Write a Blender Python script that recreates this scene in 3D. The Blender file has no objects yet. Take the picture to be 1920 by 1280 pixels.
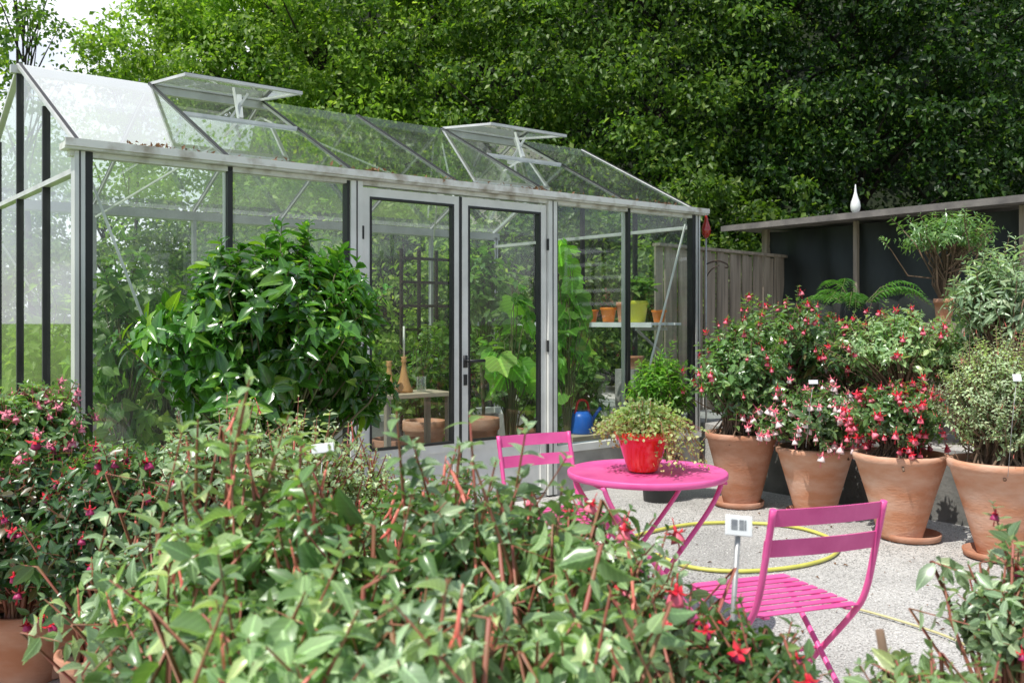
import bpy, math, random
import numpy as np
from mathutils import Vector, Matrix
random.seed(7); rng=np.random.default_rng(7)
F=1780.0; EYE=1.4
SC=bpy.context.scene; COL=SC.collection
def at(px,py,Y): return Vector(((px-960)/F*Y, Y, EYE-(py-600)/F*Y))
def gnd(px,py,z=0.0): return at(px,py,(EYE-z)*F/(py-600))
def link(o,parent=None):
    COL.objects.link(o)
    if parent is not None: o.parent=parent
    return o
def tag(o,label=None,cat=None,group=None,kind=None):
    if label: o['label']=label
    if cat: o['category']=cat
    if group: o['group']=group
    if kind: o['kind']=kind
    return o
def empty(name,loc,label,cat,group=None,rz=0.0):
    o=bpy.data.objects.new(name,None); link(o); o.location=loc; o.rotation_euler=(0,0,rz)
    o.empty_display_size=.1
    return tag(o,label,cat,group)
# ---------------------------------------------------------------- materials
def nodes(name):
    m=bpy.data.materials.new(name); m.use_nodes=True
    nt=m.node_tree; nt.nodes.clear()
    return m,nt,nt.nodes,nt.links
def mat(name,c1,c2=None,scale=8.0,rough=.6,metal=0.0,bump=0.0,bscale=None,stretch=(1,1,1),spec=.5,coat=0,lo=.35,hi=.65,detail=6):
    m,nt,N,L=nodes(name)
    out=N.new('ShaderNodeOutputMaterial'); p=N.new('ShaderNodeBsdfPrincipled')
    L.new(p.outputs[0],out.inputs[0])
    p.inputs['Roughness'].default_value=rough; p.inputs['Metallic'].default_value=metal
    p.inputs['Specular IOR Level'].default_value=spec; p.inputs['Coat Weight'].default_value=coat
    if c2 is None: c2=tuple(x*.75 for x in c1)
    tc=N.new('ShaderNodeTexCoord'); mp=N.new('ShaderNodeMapping'); mp.inputs['Scale'].default_value=stretch
    L.new(tc.outputs['Object'],mp.inputs[0])
    n=N.new('ShaderNodeTexNoise'); n.inputs['Scale'].default_value=scale; n.inputs['Detail'].default_value=detail
    L.new(mp.outputs[0],n.inputs['Vector'])
    r=N.new('ShaderNodeValToRGB'); r.color_ramp.elements[0].position=lo; r.color_ramp.elements[1].position=hi
    r.color_ramp.elements[0].color=(*c1,1); r.color_ramp.elements[1].color=(*c2,1)
    L.new(n.outputs['Fac'],r.inputs[0]); L.new(r.outputs[0],p.inputs['Base Color'])
    if bump:
        n2=N.new('ShaderNodeTexNoise'); n2.inputs['Scale'].default_value=bscale or scale*3; n2.inputs['Detail'].default_value=5
        L.new(mp.outputs[0],n2.inputs['Vector'])
        b=N.new('ShaderNodeBump'); b.inputs['Strength'].default_value=bump; b.inputs['Distance'].default_value=.01
        L.new(n2.outputs['Fac'],b.inputs['Height']); L.new(b.outputs[0],p.inputs['Normal'])
    return m
def leafmat(name,c1,c2,c3=None,trans=.3,rough=.38,vein=.35,clump=1.2,spec=.5,tt=(2.0,2.2,.8)):
    m,nt,N,L=nodes(name)
    out=N.new('ShaderNodeOutputMaterial'); p=N.new('ShaderNodeBsdfPrincipled')
    g=N.new('ShaderNodeNewGeometry')
    r=N.new('ShaderNodeValToRGB'); e=r.color_ramp.elements
    e[0].position=0; e[0].color=(*c1,1); e[1].position=.85; e[1].color=(*c2,1)
    if c3: x=e.new(.97); x.color=(*c3,1)
    L.new(g.outputs['Random Per Island'],r.inputs[0])
    tc=N.new('ShaderNodeTexCoord'); n=N.new('ShaderNodeTexNoise'); n.inputs['Scale'].default_value=clump; n.inputs['Detail'].default_value=2
    L.new(tc.outputs['Object'],n.inputs['Vector'])
    mr=N.new('ShaderNodeMapRange'); mr.inputs[1].default_value=.3; mr.inputs[2].default_value=.7; mr.inputs[3].default_value=.6; mr.inputs[4].default_value=1.35
    L.new(n.outputs['Fac'],mr.inputs[0])
    mx=N.new('ShaderNodeVectorMath'); mx.operation='SCALE'
    L.new(r.outputs[0],mx.inputs[0]); L.new(mr.outputs[0],mx.inputs['Scale'])
    uv=N.new('ShaderNodeUVMap'); sp=N.new('ShaderNodeSeparateXYZ'); L.new(uv.outputs[0],sp.inputs[0])
    ab=N.new('ShaderNodeMath'); ab.operation='ABSOLUTE'; L.new(sp.outputs[0],ab.inputs[0])
    m1=N.new('ShaderNodeMapRange'); m1.inputs[1].default_value=.02; m1.inputs[2].default_value=.12; m1.inputs[3].default_value=1+vein*2; m1.inputs[4].default_value=1
    L.new(ab.outputs[0],m1.inputs[0])
    w=N.new('ShaderNodeMath'); w.operation='MULTIPLY_ADD'; w.inputs[1].default_value=-.35
    L.new(ab.outputs[0],w.inputs[0]); L.new(sp.outputs[1],w.inputs[2])
    s=N.new('ShaderNodeMath'); s.operation='MULTIPLY'; s.inputs[1].default_value=42.0; L.new(w.outputs[0],s.inputs[0])
    sn=N.new('ShaderNodeMath'); sn.operation='SINE'; L.new(s.outputs[0],sn.inputs[0])
    m2=N.new('ShaderNodeMapRange'); m2.inputs[1].default_value=.7; m2.inputs[2].default_value=1; m2.inputs[3].default_value=1; m2.inputs[4].default_value=1+vein*.6
    L.new(sn.outputs[0],m2.inputs[0])
    mm=N.new('ShaderNodeMath'); mm.operation='MULTIPLY'; L.new(m1.outputs[0],mm.inputs[0]); L.new(m2.outputs[0],mm.inputs[1])
    my=N.new('ShaderNodeVectorMath'); my.operation='SCALE'; L.new(mx.outputs[0],my.inputs[0]); L.new(mm.outputs[0],my.inputs['Scale'])
    L.new(my.outputs[0],p.inputs['Base Color'])
    p.inputs['Roughness'].default_value=rough; p.inputs['Specular IOR Level'].default_value=spec
    if trans<=0: L.new(p.outputs[0],out.inputs[0]); return m
    t=N.new('ShaderNodeBsdfTranslucent')
    ty=N.new('ShaderNodeVectorMath'); ty.operation='MULTIPLY'; ty.inputs[1].default_value=tt
    L.new(my.outputs[0],ty.inputs[0]); L.new(ty.outputs[0],t.inputs['Color'])
    ms=N.new('ShaderNodeMixShader'); ms.inputs[0].default_value=trans
    L.new(p.outputs[0],ms.inputs[1]); L.new(t.outputs[0],ms.inputs[2]); L.new(ms.outputs[0],out.inputs[0])
    return m
def glass(name,dlo,dhi,refl=.05,tint=(.95,.98,.96),scale=3.0):
    m,nt,N,L=nodes(name)
    out=N.new('ShaderNodeOutputMaterial')
    tr=N.new('ShaderNodeBsdfTransparent'); tr.inputs[0].default_value=(*tint,1)
    gl=N.new('ShaderNodeBsdfGlossy'); gl.inputs['Roughness'].default_value=.02; gl.inputs[0].default_value=(1,1,1,1)
    lw=N.new('ShaderNodeLayerWeight'); pw=N.new('ShaderNodeMath'); pw.operation='POWER'; pw.inputs[1].default_value=4.0
    L.new(lw.outputs['Facing'],pw.inputs[0])
    ma=N.new('ShaderNodeMath'); ma.operation='MULTIPLY_ADD'; ma.inputs[1].default_value=.85; ma.inputs[2].default_value=refl
    L.new(pw.outputs[0],ma.inputs[0])
    m1=N.new('ShaderNodeMixShader'); L.new(ma.outputs[0],m1.inputs[0]); L.new(tr.outputs[0],m1.inputs[1]); L.new(gl.outputs[0],m1.inputs[2])
    df=N.new('ShaderNodeBsdfDiffuse'); df.inputs[0].default_value=(.78,.82,.79,1)
    tl=N.new('ShaderNodeBsdfTranslucent'); tl.inputs[0].default_value=(.78,.82,.79,1)
    md=N.new('ShaderNodeMixShader'); L.new(df.outputs[0],md.inputs[1]); L.new(tl.outputs[0],md.inputs[2])
    tc=N.new('ShaderNodeTexCoord')
    n=N.new('ShaderNodeTexNoise'); n.inputs['Scale'].default_value=scale; n.inputs['Detail'].default_value=3
    n2=N.new('ShaderNodeTexNoise'); n2.inputs['Scale'].default_value=90; n2.inputs['Detail'].default_value=2
    L.new(tc.outputs['Object'],n.inputs['Vector']); L.new(tc.outputs['Object'],n2.inputs['Vector'])
    mu=N.new('ShaderNodeMath'); mu.operation='MULTIPLY'; L.new(n.outputs['Fac'],mu.inputs[0]); L.new(n2.outputs['Fac'],mu.inputs[1])
    mr=N.new('ShaderNodeMapRange'); mr.inputs[1].default_value=.14; mr.inputs[2].default_value=.38; mr.inputs[3].default_value=dlo; mr.inputs[4].default_value=dhi
    L.new(mu.outputs[0],mr.inputs[0])
    m2=N.new('ShaderNodeMixShader'); L.new(mr.outputs[0],m2.inputs[0]); L.new(m1.outputs[0],m2.inputs[1]); L.new(md.outputs[0],m2.inputs[2])
    L.new(m2.outputs[0],out.inputs[0])
    return m
M={}
M['alu']=mat('aluminium',(.66,.66,.64),(.52,.52,.51),6,.42,.3,stretch=(1,1,.3))
M['white_alu']=mat('pale_aluminium',(.80,.80,.76),(.66,.66,.62),5,.45,.03)
M['grey_alu']=mat('grey_aluminium',(.48,.48,.46),(.36,.36,.34),5,.45,.2)
M['black']=mat('black_rubber',(.012,.012,.013),(.02,.02,.02),10,.5)
M['kick']=mat('kick_panel',(.74,.74,.71),(.62,.63,.61),4,.5,.0)
M['gutter']=mat('gutter_metal',(.70,.70,.67),(.36,.32,.26),9,.5,.05,lo=.48,hi=.72)
M['glass']=glass('glass_clear',.0,.03,.045)
M['glass_milky']=glass('glass_milky',.02,.12,.05)
M['glass_back']=glass('glass_back_milky',.14,.42,.03)
M['glass_roof']=glass('glass_roof',.02,.08,.34,(.86,.95,.93),1.6)
M['concrete']=mat('concrete',(.42,.41,.38),(.29,.28,.26),5,.85,bump=.4,bscale=40)
M['darkconc']=mat('dark_concrete',(.11,.11,.10),(.20,.195,.18),4,.9,bump=.5,bscale=30)  # dark grey with random paler mottling
M['terra']=mat('terracotta',(.55,.25,.14),(.70,.47,.36),3.5,.85,bump=.3,bscale=30,stretch=(1,1,2.6),lo=.38,hi=.72,spec=.2)
M['terra2']=mat('terracotta_dark',(.40,.17,.095),(.56,.34,.25),4,.85,bump=.3,bscale=30,stretch=(1,1,2.4),lo=.35,hi=.75,spec=.2)
M['orange']=mat('orange_glaze',(.80,.24,.03),(.65,.17,.02),6,.4)
M['yellowpot']=mat('lime_plastic',(.58,.58,.05),(.5,.48,.04),3,.4)
M['redpot']=mat('red_plastic',(.74,.03,.014),(.82,.20,.12),14,.18,coat=.6,lo=.55,hi=.70)  # pale mottling paints reflections into the base colour
M['redstrap']=mat('red_strap',(.6,.02,.015),(.5,.015,.01),4,.4)
M['blackpot']=mat('black_plastic',(.02,.02,.02),(.03,.03,.03),8,.5)
M['soil']=mat('soil',(.035,.022,.014),(.06,.04,.025),40,.95,bump=1,bscale=60)
M['pink']=mat('pink_paint',(.80,.13,.37),(.68,.08,.29),7,.42,bump=.08,bscale=60,spec=.5)
M['wood']=mat('weathered_wood',(.42,.345,.27),(.22,.18,.14),3,.85,bump=.5,bscale=18,stretch=(6,6,.5))
M['bench']=mat('pale_wood',(.62,.50,.36),(.48,.38,.26),4,.6,bump=.2,stretch=(1,8,8))
M['oak']=mat('turned_wood',(.62,.33,.13),(.48,.24,.09),8,.5,stretch=(3,3,1))
M['plank']=mat('brown_planks',(.30,.20,.11),(.17,.12,.07),3,.8,bump=.3,stretch=(1,1,5))
M['net']=mat('black_netting',(.010,.014,.012),(.026,.034,.030),2.5,.65,bump=.9,bscale=7,stretch=(1,1,.35))
M['roof']=mat('roof_felt',(.20,.18,.165),(.11,.10,.095),5,.85,bump=.5)
M['hose']=mat('yellow_hose',(.66,.64,.14),(.54,.52,.10),10,.4)
M['cord']=mat('pale_cord',(.60,.56,.30),(.50,.46,.24),10,.6)
M['whiteglass']=mat('white_ceramic',(.80,.80,.78),(.74,.74,.74),4,.15,coat=.6)
M['redglass']=mat('red_ceramic',(.38,.02,.012),(.28,.01,.01),4,.15,coat=.6)
M['steel']=mat('rusty_steel',(.03,.025,.02),(.06,.03,.02),12,.6,.4)
M['label']=mat('white_label',(.80,.81,.81),(.72,.73,.74),9,.4)
M['labelgrey']=mat('label_print',(.16,.17,.19),(.28,.29,.30),60,.5)
M['zinc']=mat('zinc_stake',(.45,.45,.45),(.33,.33,.32),12,.45,.4)
M['blue']=mat('blue_plastic',(.02,.15,.62),(.02,.12,.52),5,.35)
M['bark']=mat('bark',(.045,.035,.028),(.02,.016,.012),6,.9,bump=1,bscale=14,stretch=(1,1,.25))
M['stemg']=mat('green_stem',(.10,.14,.04),(.14,.10,.05),12,.6)
M['stemr']=mat('red_stem',(.36,.09,.075),(.24,.13,.06),12,.5)
M['stemb']=mat('woody_stem',(.20,.125,.08),(.12,.08,.05),12,.8)
M['candle']=mat('candle_wax',(.75,.72,.65),(.7,.68,.6),5,.5)
M['sep_red']=mat('sepal_red',(.66,.018,.04),(.52,.012,.03),20,.45)
M['pet_purple']=mat('petal_plum',(.30,.015,.09),(.38,.025,.12),20,.5)
M['sep_pink']=mat('sepal_pink',(.82,.24,.30),(.76,.13,.20),20,.5)
M['sep_rose']=mat('sepal_dusty_rose',(.58,.12,.20),(.68,.22,.29),20,.5)
M['pet_white']=mat('petal_white',(.82,.72,.70),(.80,.58,.58),20,.5)
M['sep_coral']=mat('sepal_coral',(.66,.09,.08),(.76,.25,.18),20,.5)
LM={}
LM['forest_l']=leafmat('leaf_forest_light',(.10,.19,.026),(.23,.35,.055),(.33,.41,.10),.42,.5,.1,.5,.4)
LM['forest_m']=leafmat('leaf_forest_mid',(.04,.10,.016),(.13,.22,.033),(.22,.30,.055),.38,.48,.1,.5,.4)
LM['forest_shade']=leafmat('leaf_forest_shade',(.008,.027,.006),(.04,.10,.014),(.13,.21,.03),.3,.46,.1,.5,.4)  # shade over the wood's right side, put into the leaf colour
LM['laurel']=leafmat('leaf_laurel',(.035,.115,.016),(.075,.20,.027),(.21,.36,.045),.27,.24,.35,1.6,.8)
LM['fuch']=leafmat('leaf_fuchsia',(.085,.17,.06),(.15,.26,.09),(.24,.34,.12),.3,.3,.3,2,.8)
LM['pale']=leafmat('leaf_pale',(.15,.25,.11),(.28,.40,.19),(.42,.49,.22),.32,.32,.4,2.5,.8,(1.7,1.9,.8))
LM['silver']=leafmat('leaf_greyish',(.17,.26,.15),(.30,.40,.24),(.40,.47,.28),.3,.32,.4,2.5,.8,(1.6,1.8,.9))
LM['darkf']=leafmat('leaf_dark_fuchsia',(.045,.11,.04),(.085,.17,.06),(.15,.10,.05),.25,.3,.3,2,.7)
LM['tiny']=leafmat('leaf_tiny_pale',(.28,.37,.23),(.44,.52,.34),(.50,.54,.34),.3,.45,.2,3)
LM['cuc']=leafmat('leaf_cucumber',(.11,.27,.04),(.21,.42,.07),(.33,.50,.10),.5,.45,.5,1)
LM['vine']=leafmat('leaf_vine',(.09,.19,.05),(.18,.31,.075),(.27,.36,.11),.42,.45,.2,1)
LM['bamboo']=leafmat('leaf_fresh',(.07,.19,.02),(.15,.32,.04),(.28,.42,.065),.38,.4,.2,2)
LM['fern']=leafmat('leaf_fern',(.03,.11,.016),(.08,.20,.03),None,.3,.45,.1,2)
LM['creep']=leafmat('leaf_creeping',(.25,.35,.12),(.40,.50,.23),(.50,.54,.28),.35,.45,.1,4)
LM['brown']=leafmat('leaf_litter',(.10,.05,.025),(.18,.09,.04),None,.1,.7,.1,2)
# ---------------------------------------------------------------- mesh builder
class MB:
    def __init__(s): s.v=[]; s.f=[]; s.m=[]
    def add(s,vs,fs,m=0):
        o=len(s.v); s.v+= [tuple(x) for x in vs]
        for f in fs: s.f.append(tuple(i+o for i in f)); s.m.append(m)
        return s
    def bar(s,a,b,w,h,up=(0,0,1),m=0):
        a=Vector(a); b=Vector(b); d=(b-a).normalized(); up=Vector(up)
        if abs(d.dot(up))>.99: up=Vector((0,1,0))
        sd=d.cross(up).normalized(); u=sd.cross(d).normalized(); sd*=w/2; u*=h/2
        vs=[a-sd-u,a+sd-u,a+sd+u,a-sd+u,b-sd-u,b+sd-u,b+sd+u,b-sd+u]
        return s.add(vs,[(0,3,2,1),(4,5,6,7),(0,1,5,4),(1,2,6,5),(2,3,7,6),(3,0,4,7)],m)
    def box(s,x0,x1,y0,y1,z0,z1,m=0):
        vs=[(x0,y0,z0),(x1,y0,z0),(x1,y1,z0),(x0,y1,z0),(x0,y0,z1),(x1,y0,z1),(x1,y1,z1),(x0,y1,z1)]
        return s.add(vs,[(0,3,2,1),(4,5,6,7),(0,1,5,4),(1,2,6,5),(2,3,7,6),(3,0,4,7)],m)
    def tube(s,pts,r,n=8,m=0,flat=1.0):
        pts=[Vector(p) for p in pts]; rs=r if isinstance(r,(list,tuple)) else [r]*len(pts)
        vs=[]; ref=None
        for i,p in enumerate(pts):
            d=(pts[min(i+1,len(pts)-1)]-pts[max(i-1,0)]).normalized()
            if ref is None:
                ref=Vector((0,0,1)) if abs(d.z)<.9 else Vector((1,0,0))
                ref=d.cross(ref).normalized()
            ref=(ref-d*ref.dot(d)).normalized(); b=d.cross(ref)
            for k in range(n):
                a=2*math.pi*k/n; vs.append(p+(ref*math.cos(a)+b*math.sin(a)*flat)*rs[i])
        fs=[]
        for i in range(len(pts)-1):
            for k in range(n):
                k2=(k+1)%n; fs.append((i*n+k,i*n+k2,(i+1)*n+k2,(i+1)*n+k))
        fs.append(tuple(range(n))[::-1]); fs.append(tuple((len(pts)-1)*n+k for k in range(n)))
        return s.add(vs,fs,m)
    def lathe(s,prof,n=28,c=(0,0,0),m=0,cap=True):
        vs=[]
        for r,z in prof:
            for k in range(n):
                a=2*math.pi*k/n; vs.append((c[0]+r*math.cos(a),c[1]+r*math.sin(a),c[2]+z))
        fs=[]
        for i in range(len(prof)-1):
            for k in range(n):
                k2=(k+1)%n; fs.append((i*n+k,i*n+k2,(i+1)*n+k2,(i+1)*n+k))
        if cap:
            fs.append(tuple(range(n))[::-1]); fs.append(tuple((len(prof)-1)*n+k for k in range(n)))
        return s.add(vs,fs,m)
    def mesh(s,name,mats,smooth=False):
        me=bpy.data.meshes.new(name); me.from_pydata(s.v,[],s.f)
        for m in (mats if isinstance(mats,(list,tuple)) else [mats]): me.materials.append(m)
        me.polygons.foreach_set('material_index',s.m)
        if smooth:
            me.polygons.foreach_set('use_smooth',[len(f)<=4 for f in s.f])
        me.update(); return me
    def build(s,name,mats,parent=None,smooth=False,bevel=0):
        o=link(bpy.data.objects.new(name,s.mesh(name,mats,smooth)),parent)
        if bevel:
            b=o.modifiers.new('b','BEVEL'); b.width=bevel; b.segments=2; b.limit_method='ANGLE'
        return o
def smoothpts(pts,n=6):
    pts=[Vector(p) for p in pts]; out=[]
    for i in range(len(pts)-1):
        p0=pts[max(i-1,0)];p1=pts[i];p2=pts[i+1];p3=pts[min(i+2,len(pts)-1)]
        for k in range(n):
            t=k/n
            out.append(.5*((2*p1)+(p2-p0)*t+(2*p0-5*p1+4*p2-p3)*t*t+(3*p1-p0-3*p2+p3)*t**3))
    out.append(pts[-1]); return out
# ---------------------------------------------------------------- numpy leaves
def nrm(a): return a/np.maximum(np.linalg.norm(a,axis=-1,keepdims=True),1e-9)
def npmesh(name,V,pat,cnt,mats,uv=None,mi=None,smooth=False):
    nv=V.shape[1]; n=V.shape[0]
    me=bpy.data.meshes.new(name)
    me.vertices.add(n*nv); me.vertices.foreach_set('co',V.reshape(-1).astype(np.float32))
    flat=np.array([i for f in pat for i in f]); tot=np.array([len(f) for f in pat])
    li=(flat[None,:]+np.arange(n)[:,None]*nv).reshape(-1)
    st=np.concatenate([[0],np.cumsum(tot)[:-1]]); ls=(st[None,:]+np.arange(n)[:,None]*len(flat)).reshape(-1)
    me.loops.add(len(li)); me.loops.foreach_set('vertex_index',li.astype(np.int32))
    me.polygons.add(len(ls)); me.polygons.foreach_set('loop_start',ls.astype(np.int32))
    if smooth: me.polygons.foreach_set('use_smooth',np.ones(len(ls),dtype=bool))
    for m in mats: me.materials.append(m)
    if uv is not None:
        u=me.uv_layers.new(name='UVMap'); uu=np.tile(uv[flat],(n,1)); u.data.foreach_set('uv',uu.reshape(-1).astype(np.float32))
    me.update(calc_edges=True); return me
LO_V=np.array([(0,0,0),(.42,-.5,1),(1,0,0),(.42,.5,1)],float); LO_F=[(0,1,2),(0,2,3)]
HI_V=np.array([(0,0,0),(.2,-.36,.8),(.2,0,0),(.2,.36,.8),(.48,-.5,1),(.48,0,0),(.48,.5,1),(.78,-.3,.7),(.78,0,0),(.78,.3,.7),(1,0,0)],float)
HI_F=[(0,2,1),(0,3,2),(1,2,5,4),(2,3,6,5),(4,5,8,7),(5,6,9,8),(7,8,10),(8,9,10)]
ang=np.linspace(-155,155,15)*math.pi/180
rad_=np.array([.30,.44,.46,.40,.52,.60,.50,.72,.50,.60,.52,.40,.46,.44,.30])
CU_V=np.array([(.3,0,0)]+[(.3+r*math.cos(a),r*math.sin(a),.6*abs(math.sin(a))) for a,r in zip(ang,rad_)]+[(0,0,0)],float)
CU_F=[(0,i,i+1) for i in range(1,15)]
def leafobj(name,P,D,Nn,Ln,wr,mats,parent=None,kind='lo',fold=.22,curl=.18):
    T={'lo':(LO_V,LO_F),'hi':(HI_V,HI_F),'cu':(CU_V,CU_F)}[kind]
    tv,tf=T
    D=nrm(D); S=nrm(np.cross(D,Nn)); Nn=np.cross(S,D)
    n=len(P); W=Ln*wr*(.85+.3*rng.random(n))
    cu=curl*(.2+1.6*rng.random(n)); fo=fold*(.1+1.8*rng.random(n))
    a=tv[None,:,0]; b=tv[None,:,1]; c=tv[None,:,2]
    z=c*(fo*W)[:,None]-(a**2)*(cu*Ln)[:,None]
    V=P[:,None,:]+D[:,None,:]*(a*Ln[:,None])[...,None]+S[:,None,:]*(b*W[:,None])[...,None]+Nn[:,None,:]*z[...,None]
    uv=np.stack([tv[:,1]*2,tv[:,0]],-1)
    me=npmesh(name,V,tf,None,mats,uv,smooth=(kind!='lo'))
    return link(bpy.data.objects.new(name,me),parent)
def tubes(name,pts,rad,mats,parent=None,n=4):
    S,K,_=pts.shape
    d=nrm(pts[:,-1]-pts[:,0]); ref=np.where(np.abs(d[:,2:3])<.9,np.array([[0,0,1.]]),np.array([[1.,0,0]]))
    a=nrm(np.cross(d,ref)); b=np.cross(d,a)
    th=np.arange(n)*2*math.pi/n
    off=a[:,None,None,:]*np.cos(th)[None,None,:,None]+b[:,None,None,:]*np.sin(th)[None,None,:,None]
    V=pts[:,:,None,:]+off*rad[:,:,None,None]
    pat=[(i*n+k,i*n+(k+1)%n,(i+1)*n+(k+1)%n,(i+1)*n+k) for i in range(K-1) for k in range(n)]
    me=npmesh(name,V.reshape(S,K*n,3),pat,None,mats,smooth=True)
    return link(bpy.data.objects.new(name,me),parent)
def rdir(n): return nrm(rng.normal(size=(n,3)))
def shoots(c,rad,S,slen,K,ll,up=.5,outer=.5,droop=.25,zmin=-.75,spread=1.0,wob=.35,lump=.14,svar=.6):
    d=rdir(S*4); d=d[d[:,2]>zmin][:S]; S=len(d)
    r=(outer**3+(1-outer**3)*rng.random(S))**(1/3)
    lm=1+lump*np.sin(d[:,0]*5+c[0]*7+d[:,1]*2)*np.cos(d[:,2]*6+c[1]*3)+.06*rng.normal(size=S)
    tip=c+d*rad*(r*lm)[:,None]
    od=nrm(d+np.array([0,0,up])+wob*rng.normal(size=(S,3)))
    sl=slen*(.6+.8*rng.random(S)); st=tip-od*sl[:,None]
    t=(np.arange(K)+.6)/K; t=np.append(t,[1.0]); K1=K+1
    pos=st[:,None,:]+(tip-st)[:,None,:]*t[None,:,None]
    ref=nrm(rng.normal(size=(S,3))); p1=nrm(np.cross(od,ref)); p2=np.cross(od,p1)
    a=(np.arange(K1)*math.pi/2)[None,:,None]+np.array([0,math.pi])[None,None,:]+.3*rng.normal(size=(S,K1,2))
    dirs=np.cos(a)[...,None]*p1[:,None,None,:]+np.sin(a)[...,None]*p2[:,None,None,:]
    fw=np.where(t>.95,1.1,.45)[None,:,None,None]
    dirs=dirs*spread+od[:,None,None,:]*fw+np.array([0,0,-droop])+.2*rng.normal(size=(S,K1,2,3))
    dirs=nrm(dirs)
    N=od[:,None,None,:]*np.ones_like(dirs)+np.array([0,0,.5])+.25*rng.normal(size=dirs.shape)
    P=np.repeat(pos[:,:,None,:],2,axis=2)
    ss=(1-svar/2+svar*rng.random((S,1,1)))
    size=ll*(.6+.6*rng.random((S,K1,2)))*ss*np.where(t>.95,.5,1.0)[None,:,None]*(1.15-.45*t)[None,:,None]
    return P.reshape(-1,3),dirs.reshape(-1,3),N.reshape(-1,3),size.reshape(-1),st,tip
def potmesh(r1,r0,h,style='flare'):
    mb=MB(); rim=.035*h/.5 if style=='flare' else .12*h
    if style=='flare':
        prof=[(r0*.98,0),(r0,.01),(r0+(r1-r0)*.5,h*.52),(r1*.955,h-rim*1.4),(r1,h-rim*1.2),(r1+.004,h-rim*.3),(r1-.004,h),(r1-.03,h),(r1-.04,h-.05),(r1-.05,h-.08)]
    else:
        prof=[(r0*.97,0),(r0,.006),(r1*.9,h-rim*1.6),(r1*.98,h-rim*1.5),(r1,h-rim*1.3),(r1,h-.004),(r1*.98,h),(r1*.9,h),(r1*.88,h*.86)]
    mb.lathe(prof,40); return mb
def add_pot(parent,r1,r0,h,m,style='flare'):
    p=potmesh(r1,r0,h,style).build('pot',m,parent,True)
    MB().lathe([(.001,h*.87),(r1*.9,h*.88)],24,cap=False).build('soil',M['soil'],parent)
    return p
def blossom(name,sep,pet,L=.05,long=False):
    mb=MB()
    mb.tube([(0,0,.02),(0,0,0)],[.0012,.0014],5,0)
    if long:
        mb.lathe([(.0014,0),(.0034,-.006),(.0032,-L*.6),(.0050,-L*.92),(.002,-L)],8)
        for k in range(4):
            a=k*math.pi/2; c,s=math.cos(a),math.sin(a); q=lambda r,z,w:(c*r-s*w,s*r+c*w,z)
            mb.add([q(.003,-L*.9,-.003),q(.003,-L*.9,.003),q(.009,-L*1.12,.0025),q(.013,-L*1.25,0),q(.009,-L*1.12,-.0025)],[(0,1,2,3,4)],0)
    else:
        mb.lathe([(.002,0),(.005,-.004),(.004,-L*.22),(.007,-L*.32)],8)
        for k in range(4):
            a=k*math.pi/2; c,s=math.cos(a),math.sin(a)
            def q(r,z,w): return (c*r-s*w,s*r+c*w,z)
            z0=-L*.3
            mb.add([q(.005,z0,-.005),q(.005,z0,.005),q(L*.36,z0-.004,.009),q(L*.36,z0-.004,-.009),q(L*.66,z0+.006,0)],[(0,1,2,3),(3,2,4)],0)
        mb.lathe([(.006,-L*.3),(.014,-L*.45),(.017,-L*.65),(.020,-L*.8),(.011,-L*.78)],10,m=1)
        for k in range(3):
            mb.tube([(0,0,-L*.7),(.003*(k-1),.002*k,-L*1.25)],.0009,4,0)
    return mb.mesh(name,[sep,pet],True)
BL={'red':blossom('blossom',M['sep_red'],M['pet_purple'],.055),
    'pinkwhite':blossom('blossom',M['sep_pink'],M['pet_white'],.06),
    'redpink':blossom('blossom',M['sep_red'],M['sep_pink'],.055),
    'pink':blossom('blossom',M['sep_rose'],M['sep_rose'],.05),
    'long':blossom('blossom',M['sep_coral'],M['sep_pink'],.055,True)}
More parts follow.
